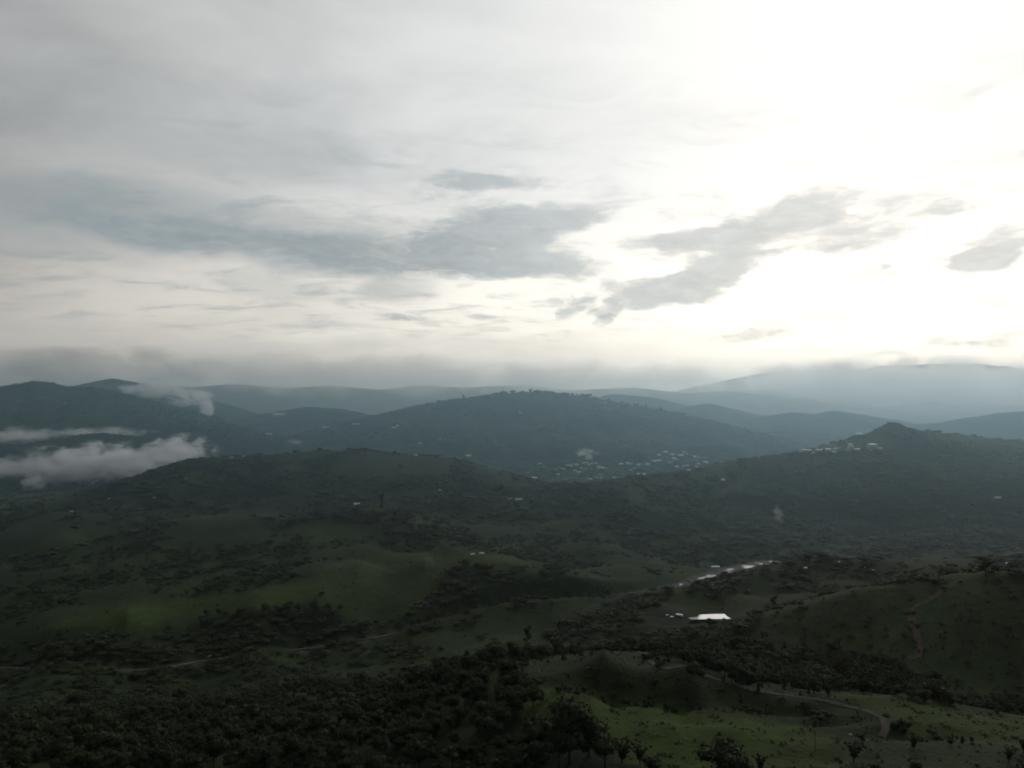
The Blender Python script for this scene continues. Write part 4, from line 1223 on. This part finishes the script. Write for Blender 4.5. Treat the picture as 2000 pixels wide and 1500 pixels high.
def house_parts(kind):
    if kind in _hm:
        return _hm[kind]
    w_, d_, h_, rise, wm, rm = {'white': (6, 4, 3.2, 1.6, M_WALL, M_ROOF), 'long': (11, 4, 3.2, 1.4, M_WALL, M_ROOF), 'grey': (5, 4, 3.0, 1.7, M_WALLD, M_ROOF), 'rust': (5.5, 4, 3.0, 1.6, M_WALLD, M_ROOFR), 'green': (10, 5, 4, 1.8, M_WALL, M_ROOFG), 'shed': (7, 4.5, 2.6, 1.0, M_WALLD, M_ROOF)}[kind]
    def mk(nm, vf, mt):
        me = bpy.data.meshes.new(nm); me.from_pydata(vf[0], [], vf[1]); me.materials.append(mt); me.update(); return me
    parts = [('wall', mk('wall', wall_mesh(w_, d_, h_, rise), wm)), ('roof', mk('roof', roof_mesh(w_, d_, h_, rise), rm)),
             ('door', mk('door', box(-.55, .55, -d_ - .06, -d_ + .02, 0, 2.1), M_DARK))]
    for wx in ((-w_ * .55), (w_ * .55)):
        parts.append(('window', mk('window', box(wx - .7, wx + .7, -d_ - .05, -d_ + .02, 1.0, 2.2), M_DARK)))
    _hm[kind] = parts
    return parts
def house(px, py, wpx, kind, label, group=None, rz=None, cat='house', name='house', parts=True, lift=0.0, p=None):
    p = hit(px, py) if p is None else p
    ps = house_parts(kind)
    full = {'white': 13, 'long': 23, 'grey': 11, 'rust': 12, 'green': 21, 'shed': 15}[kind]
    s = wpx / F * p[1] / full
    o = empty(name, (p[0], p[1], p[2] + .3 * s + lift), rnd.uniform(-.35, .35) if rz is None else rz, s)
    for nm, me in (ps if parts else ps[:2]):
        link_mesh(nm, me, o)
    return tag(o, label, cat, group)
# pond sheds and river roofs
house(1327, 1203, 13, 'shed', 'pale roofed shed at the left end of the bright pond', rz=-.5, cat='shed', name='shed')
house(1312, 1206, 7, 'shed', 'small pale roofed shed left of the pond shed', rz=.2, cat='shed', name='shed')
house(1303, 1202, 5, 'shed', 'tiny shed furthest from the pond on its left', rz=.3, cat='shed', name='shed')
house(1397, 1109, 17, 'long', 'long white roofed building beside the river bend', rz=.15)
house(1330, 1143, 8, 'shed', 'low pale shed by the river downstream of the bend', rz=.1, cat='shed', name='shed')
house(1424, 1117, 5, 'grey', 'small grey house on the bank right of the river bend', rz=.1)
house(408, 1284, 14, 'long', 'long pale building by the river below the lower left field', rz=.22)
# plateau
house(1572, 1112, 8, 'grey', 'grey house below the rounded grove on the plateau')
house(1633, 1100, 13, 'shed', 'wide pale roof right of the rounded grove on the plateau', rz=0)
house(1688, 1095, 9, 'shed', 'flat pale roof on the plateau skyline', rz=0)
house(1686, 1109, 8, 'white', 'small white house in the middle of the plateau', rz=-.7)
house(1703, 1117, 9, 'white', 'lowest white house on the plateau', rz=0)
house(1790, 1093, 8, 'rust', 'brown house on the bare earth of the plateau')
house(1845, 1097, 9, 'rust', 'brown house beside the tree on the bare earth of the plateau')
house(1964, 1103, 8, 'grey', 'grey house behind the right ridge trees')
# left spur and fields
house(941, 1083, 10, 'white', 'right white house of the pair on the left spur end', rz=0)
house(923, 1084, 8, 'white', 'left white house of the pair on the left spur end', rz=.4)
house(697, 987, 12, 'white', 'white house on the left spur beside the slender tree', rz=.3)
house(686, 986, 7, 'grey', 'small house left of the white house on the left spur', rz=-.2)
house(139, 1000, 6, 'white', 'lone white house on the far left slope')
house(213, 975, 4, 'white', 'small white house above the left meadow')
house(301, 973, 6, 'rust', 'brownish house on the left hill below the mist bank')
house(364, 936, 5, 'white', 'small white house high on the left hill below the mist')
house(452, 894, 8, 'long', 'white house on the left hill crest', rz=.3)
house(475, 893, 5, 'grey', 'grey house right of the white house on the left hill crest')
house(812, 891, 7, 'white', 'white roof on the right end of the left hill crest', rz=0)
house(859, 958, 5, 'white', 'small white house on the right flank of the left hill')
house(840, 982, 5, 'white', 'small white house in the trees right of the slender tree')
house(1013, 977, 14, 'long', 'long pale house on the low saddle between the two hills', rz=.1)
house(996, 976, 9, 'rust', 'brown house left of the long saddle house')
house(1043, 936, 10, 'grey', 'hazy pale house at the left edge of the valley village')
house(1412, 939, 8, 'white', 'white house in the trees of the right hill foot')
house(1948, 973, 12, 'long', 'long pale house in the misty fold of the right hill')
# hillside houses
house(545, 813, 24, 'long', 'long white building far left of the central hill', rz=.3)
house(692, 829, 8, 'long', 'white roof on the left shoulder of the central hill', rz=0)
house(700, 829, 5, 'white', 'small roof right of the shoulder roof on the central hill')
house(769, 836, 9, 'long', 'lower white roof on the left flank of the central hill', rz=0)
house(776, 833, 6, 'white', 'upper white roof on the left flank of the central hill')
house(636, 836, 14, 'long', 'pale building on the left foot of the central hill', rz=.4)
house(525, 849, 14, 'long', 'pale building at the valley head below the left mountain')
house(1016, 808, 6, 'white', 'white speck of a house high on the central hill')
house(1182, 788, 5, 'white', 'white house just under the central hill crest')
house(860, 859, 4, 'white', 'tiny white house low on the central hill')
house(820, 867, 6, 'white', 'tiny white house at the left base of the central hill')
house(915, 893, 10, 'grey', 'pale house at the base of the central hill')
VG = 'small pale roofs of the valley village'
for i, (px, py, wp) in enumerate([(1055, 907, 7), (1063, 914, 4), (1086, 918, 6), (1096, 917, 5), (1112, 911, 13), (1126, 910, 9), (1143, 906, 12), (1156, 907, 6), (1164, 907, 6), (1176, 916, 9), (1168, 917, 5),
        (1156, 918, 5), (1134, 926, 5), (1124, 926, 6), (1147, 927, 4), (1153, 937, 8), (1169, 935, 14), (1201, 935, 9), (1213, 908, 8), (1226, 908, 8), (1248, 909, 8), (1240, 917, 7), (1232, 919, 5),
        (1247, 927, 7), (1259, 928, 5), (1286, 901, 13), (1288, 891, 7), (1300, 885, 9), (1313, 890, 8), (1330, 892, 9), (1335, 887, 7), (1341, 888, 5), (1364, 895, 5), (1308, 906, 6), (1322, 914, 8), (1364, 907, 6)]):
    house(px, py, wp, 'long' if wp > 10 else rnd.choice(['white', 'white', 'grey']), 'small pale roofed house among the valley village', VG, parts=False)
for i in range(30):
    vx = rnd.gauss(1180, 75) if i < 20 else rnd.gauss(1320, 35)
    vy = rnd.uniform(905, 932) if i < 20 else rnd.uniform(887, 915)
    house(vx, vy, rnd.uniform(4, 7.5), rnd.choice(['white', 'grey', 'grey', 'rust']), 'small pale roofed house among the valley village', VG, parts=False)
house(1265, 910, 9, 'white', 'boxy white house in the middle of the valley village')
house(1356, 894, 8, 'white', 'brightest white house at the right end of the valley village')
house(1378, 905, 9, 'white', 'white house among dark trees right of the valley village')
# settlement on the right hill
for (px, py, wp, kd, lb) in [
        (1563, 884, 5, 'white', 'leftmost white hut of the hilltop settlement'), (1575, 883, 15, 'long', 'long white house at the left end of the hilltop settlement'),
        (1589, 887, 7, 'white', 'lower white house of the hilltop settlement'), (1599, 882, 12, 'long', 'flat long house left of centre in the hilltop settlement'),
        (1617, 882, 10, 'white', 'white gabled house near the middle of the hilltop settlement'), (1629, 886, 8, 'white', 'low white shed front of the green roofed hall'),
        (1636, 881, 15, 'green', 'green roofed hall in the hilltop settlement'), (1650, 882, 11, 'long', 'long white wing left of the tiered building'),
        (1674, 882, 9, 'white', 'white house right of the tiered building'), (1719, 879, 6, 'white', 'small white house at the right end of the hilltop settlement')]:
    house(px, py, wp * 1.15, kd, lb, rz=rnd.uniform(-.15, .15), lift=2.0)
def tiered(px, py, wpx, tiers, label, name='building'):
    p = hit(px, py)
    s = wpx / F * p[1]
    o = empty(name, p, .1)
    for (x0, x1, z0, z1, dpt) in tiers:
        v, f = box(x0 * s, x1 * s, -dpt * s, dpt * s, z0 * s - (2 if z0 == 0 else 0), z1 * s)
        mesh_obj('storey', v, f, M_WALL, o)
        v, f = box((x0 - .03) * s, (x1 + .03) * s, -(dpt + .03) * s, (dpt + .03) * s, z1 * s + .02, z1 * s + .5)
        mesh_obj('roof', v, f, M_ROOF, o)
        n = max(2, int((x1 - x0) / .2))
        for k in range(n):
            cx = (x0 + (x1 - x0) * (k + .5) / n) * s
            zc = (z0 + (z1 - z0) * .5) * s
            v, f = box(cx - .05 * s, cx + .05 * s, -dpt * s - .08, -dpt * s + .05, zc - .07 * s, zc + .07 * s)
            mesh_obj('window', v, f, M_DARK, o)
    return tag(o, label, 'building')
tiered(1662, 882, 13, [(-.5, .5, 0, .38, .35), (-.4, .35, .38 + .04, .74, .28), (-.28, .15, .80, 1.08, .2)], 'white three tiered building of the hilltop settlement')
tiered(1704, 879, 17, [(-.5, .5, 0, .32, .3), (-.46, .42, .36, .60, .26)], 'wide two storey white building right in the hilltop settlement')
p = hit(1678, 851)
house(1678, 850, 12, 'long', 'bright roofed building on the crest of the right hill', rz=.25, lift=5.0, p=p)

# ------------------------------------------------------------------ small things
p = hit(1592, 1468)
hp = 40 / F * p[1]
v_, f_ = [], []
for i, (rr, z) in enumerate([(.16, -.5), (.15, hp * .5), (.11, hp)]):
    v_ += [(rr * math.cos(a), rr * math.sin(a), z) for a in np.linspace(0, 2 * math.pi, 8, endpoint=False)]
for i in range(2):
    f_ += [(i * 8 + j, i * 8 + (j + 1) % 8, i * 8 + 8 + (j + 1) % 8, i * 8 + 8 + j) for j in range(8)]
f_.append(tuple(range(16, 24)))
pole = mesh_obj('pole', v_, f_, M_BARK)
pole.location = p
pv_, pf_ = box(-.7, .7, -.06, .06, hp * .9, hp * .9 + .12)
mesh_obj('crossarm', pv_, pf_, M_BARK, pole)
tag(pole, 'thin dark pole standing in the foreground meadow', 'pole')
def rock(px, py, wpx, label):
    p = hit(px, py)
    s = wpx / F * p[1] / 2
    rg_ = np.random.RandomState(int(px))
    V_, F_ = [], []
    nu, nv = 9, 6
    for i in range(nv + 1):
        th = math.pi * i / nv
        for j in range(nu):
            k = s * rg_.uniform(.8, 1.15)
            V_.append((k * math.sin(th) * math.cos(2 * math.pi * j / nu) * 1.2, k * math.sin(th) * math.sin(2 * math.pi * j / nu), k * .8 * math.cos(th) + s * .5))
    for i in range(nv):
        for j in range(nu):
            F_.append((i * nu + j, (i + 1) * nu + j, (i + 1) * nu + (j + 1) % nu, i * nu + (j + 1) % nu))
    o = mesh_obj('boulder', V_, F_, M_ROCK)
    o.location = p
    return tag(o, label, 'boulder')
rock(1661, 1437, 5, 'white boulder on the grass inside the dirt road bend')
rock(1694, 1446, 2.5, 'small pale boulder at the foot of the dirt road')
rock(1702, 1459, 2.5, 'small pale boulder below the dirt road')
# far lattice mast behind the central hill
D = 5600.0
mp = np.array(((1205 - 1000) / F * D, D, 0.0)); mp[2] = float(gz(mp[0], mp[1]))
mast = empty('radio_mast', mp)
mh = 52.0
for sx, sy in ((-1, -1), (1, -1), (1, 1), (-1, 1)):
    v_, f_ = box(-.2, .2, -.2, .2, 0, 1)
    v_ = [((a + sx * (2.2 - 1.8 * c_)), (b + sy * (2.2 - 1.8 * c_)), c_ * mh) for a, b, c_ in v_]
    mesh_obj('leg', v_, f_, M_STEEL, mast)
for k in range(1, 8):
    q = 2.2 - 1.8 * k / 8
    v_, f_ = box(-q - .2, q + .2, -q - .2, q + .2, mh * k / 8, mh * k / 8 + .3)
    mesh_obj('brace', v_, f_, M_STEEL, mast)
tag(mast, 'thin radio mast on the misty hill behind the central hill', 'mast')
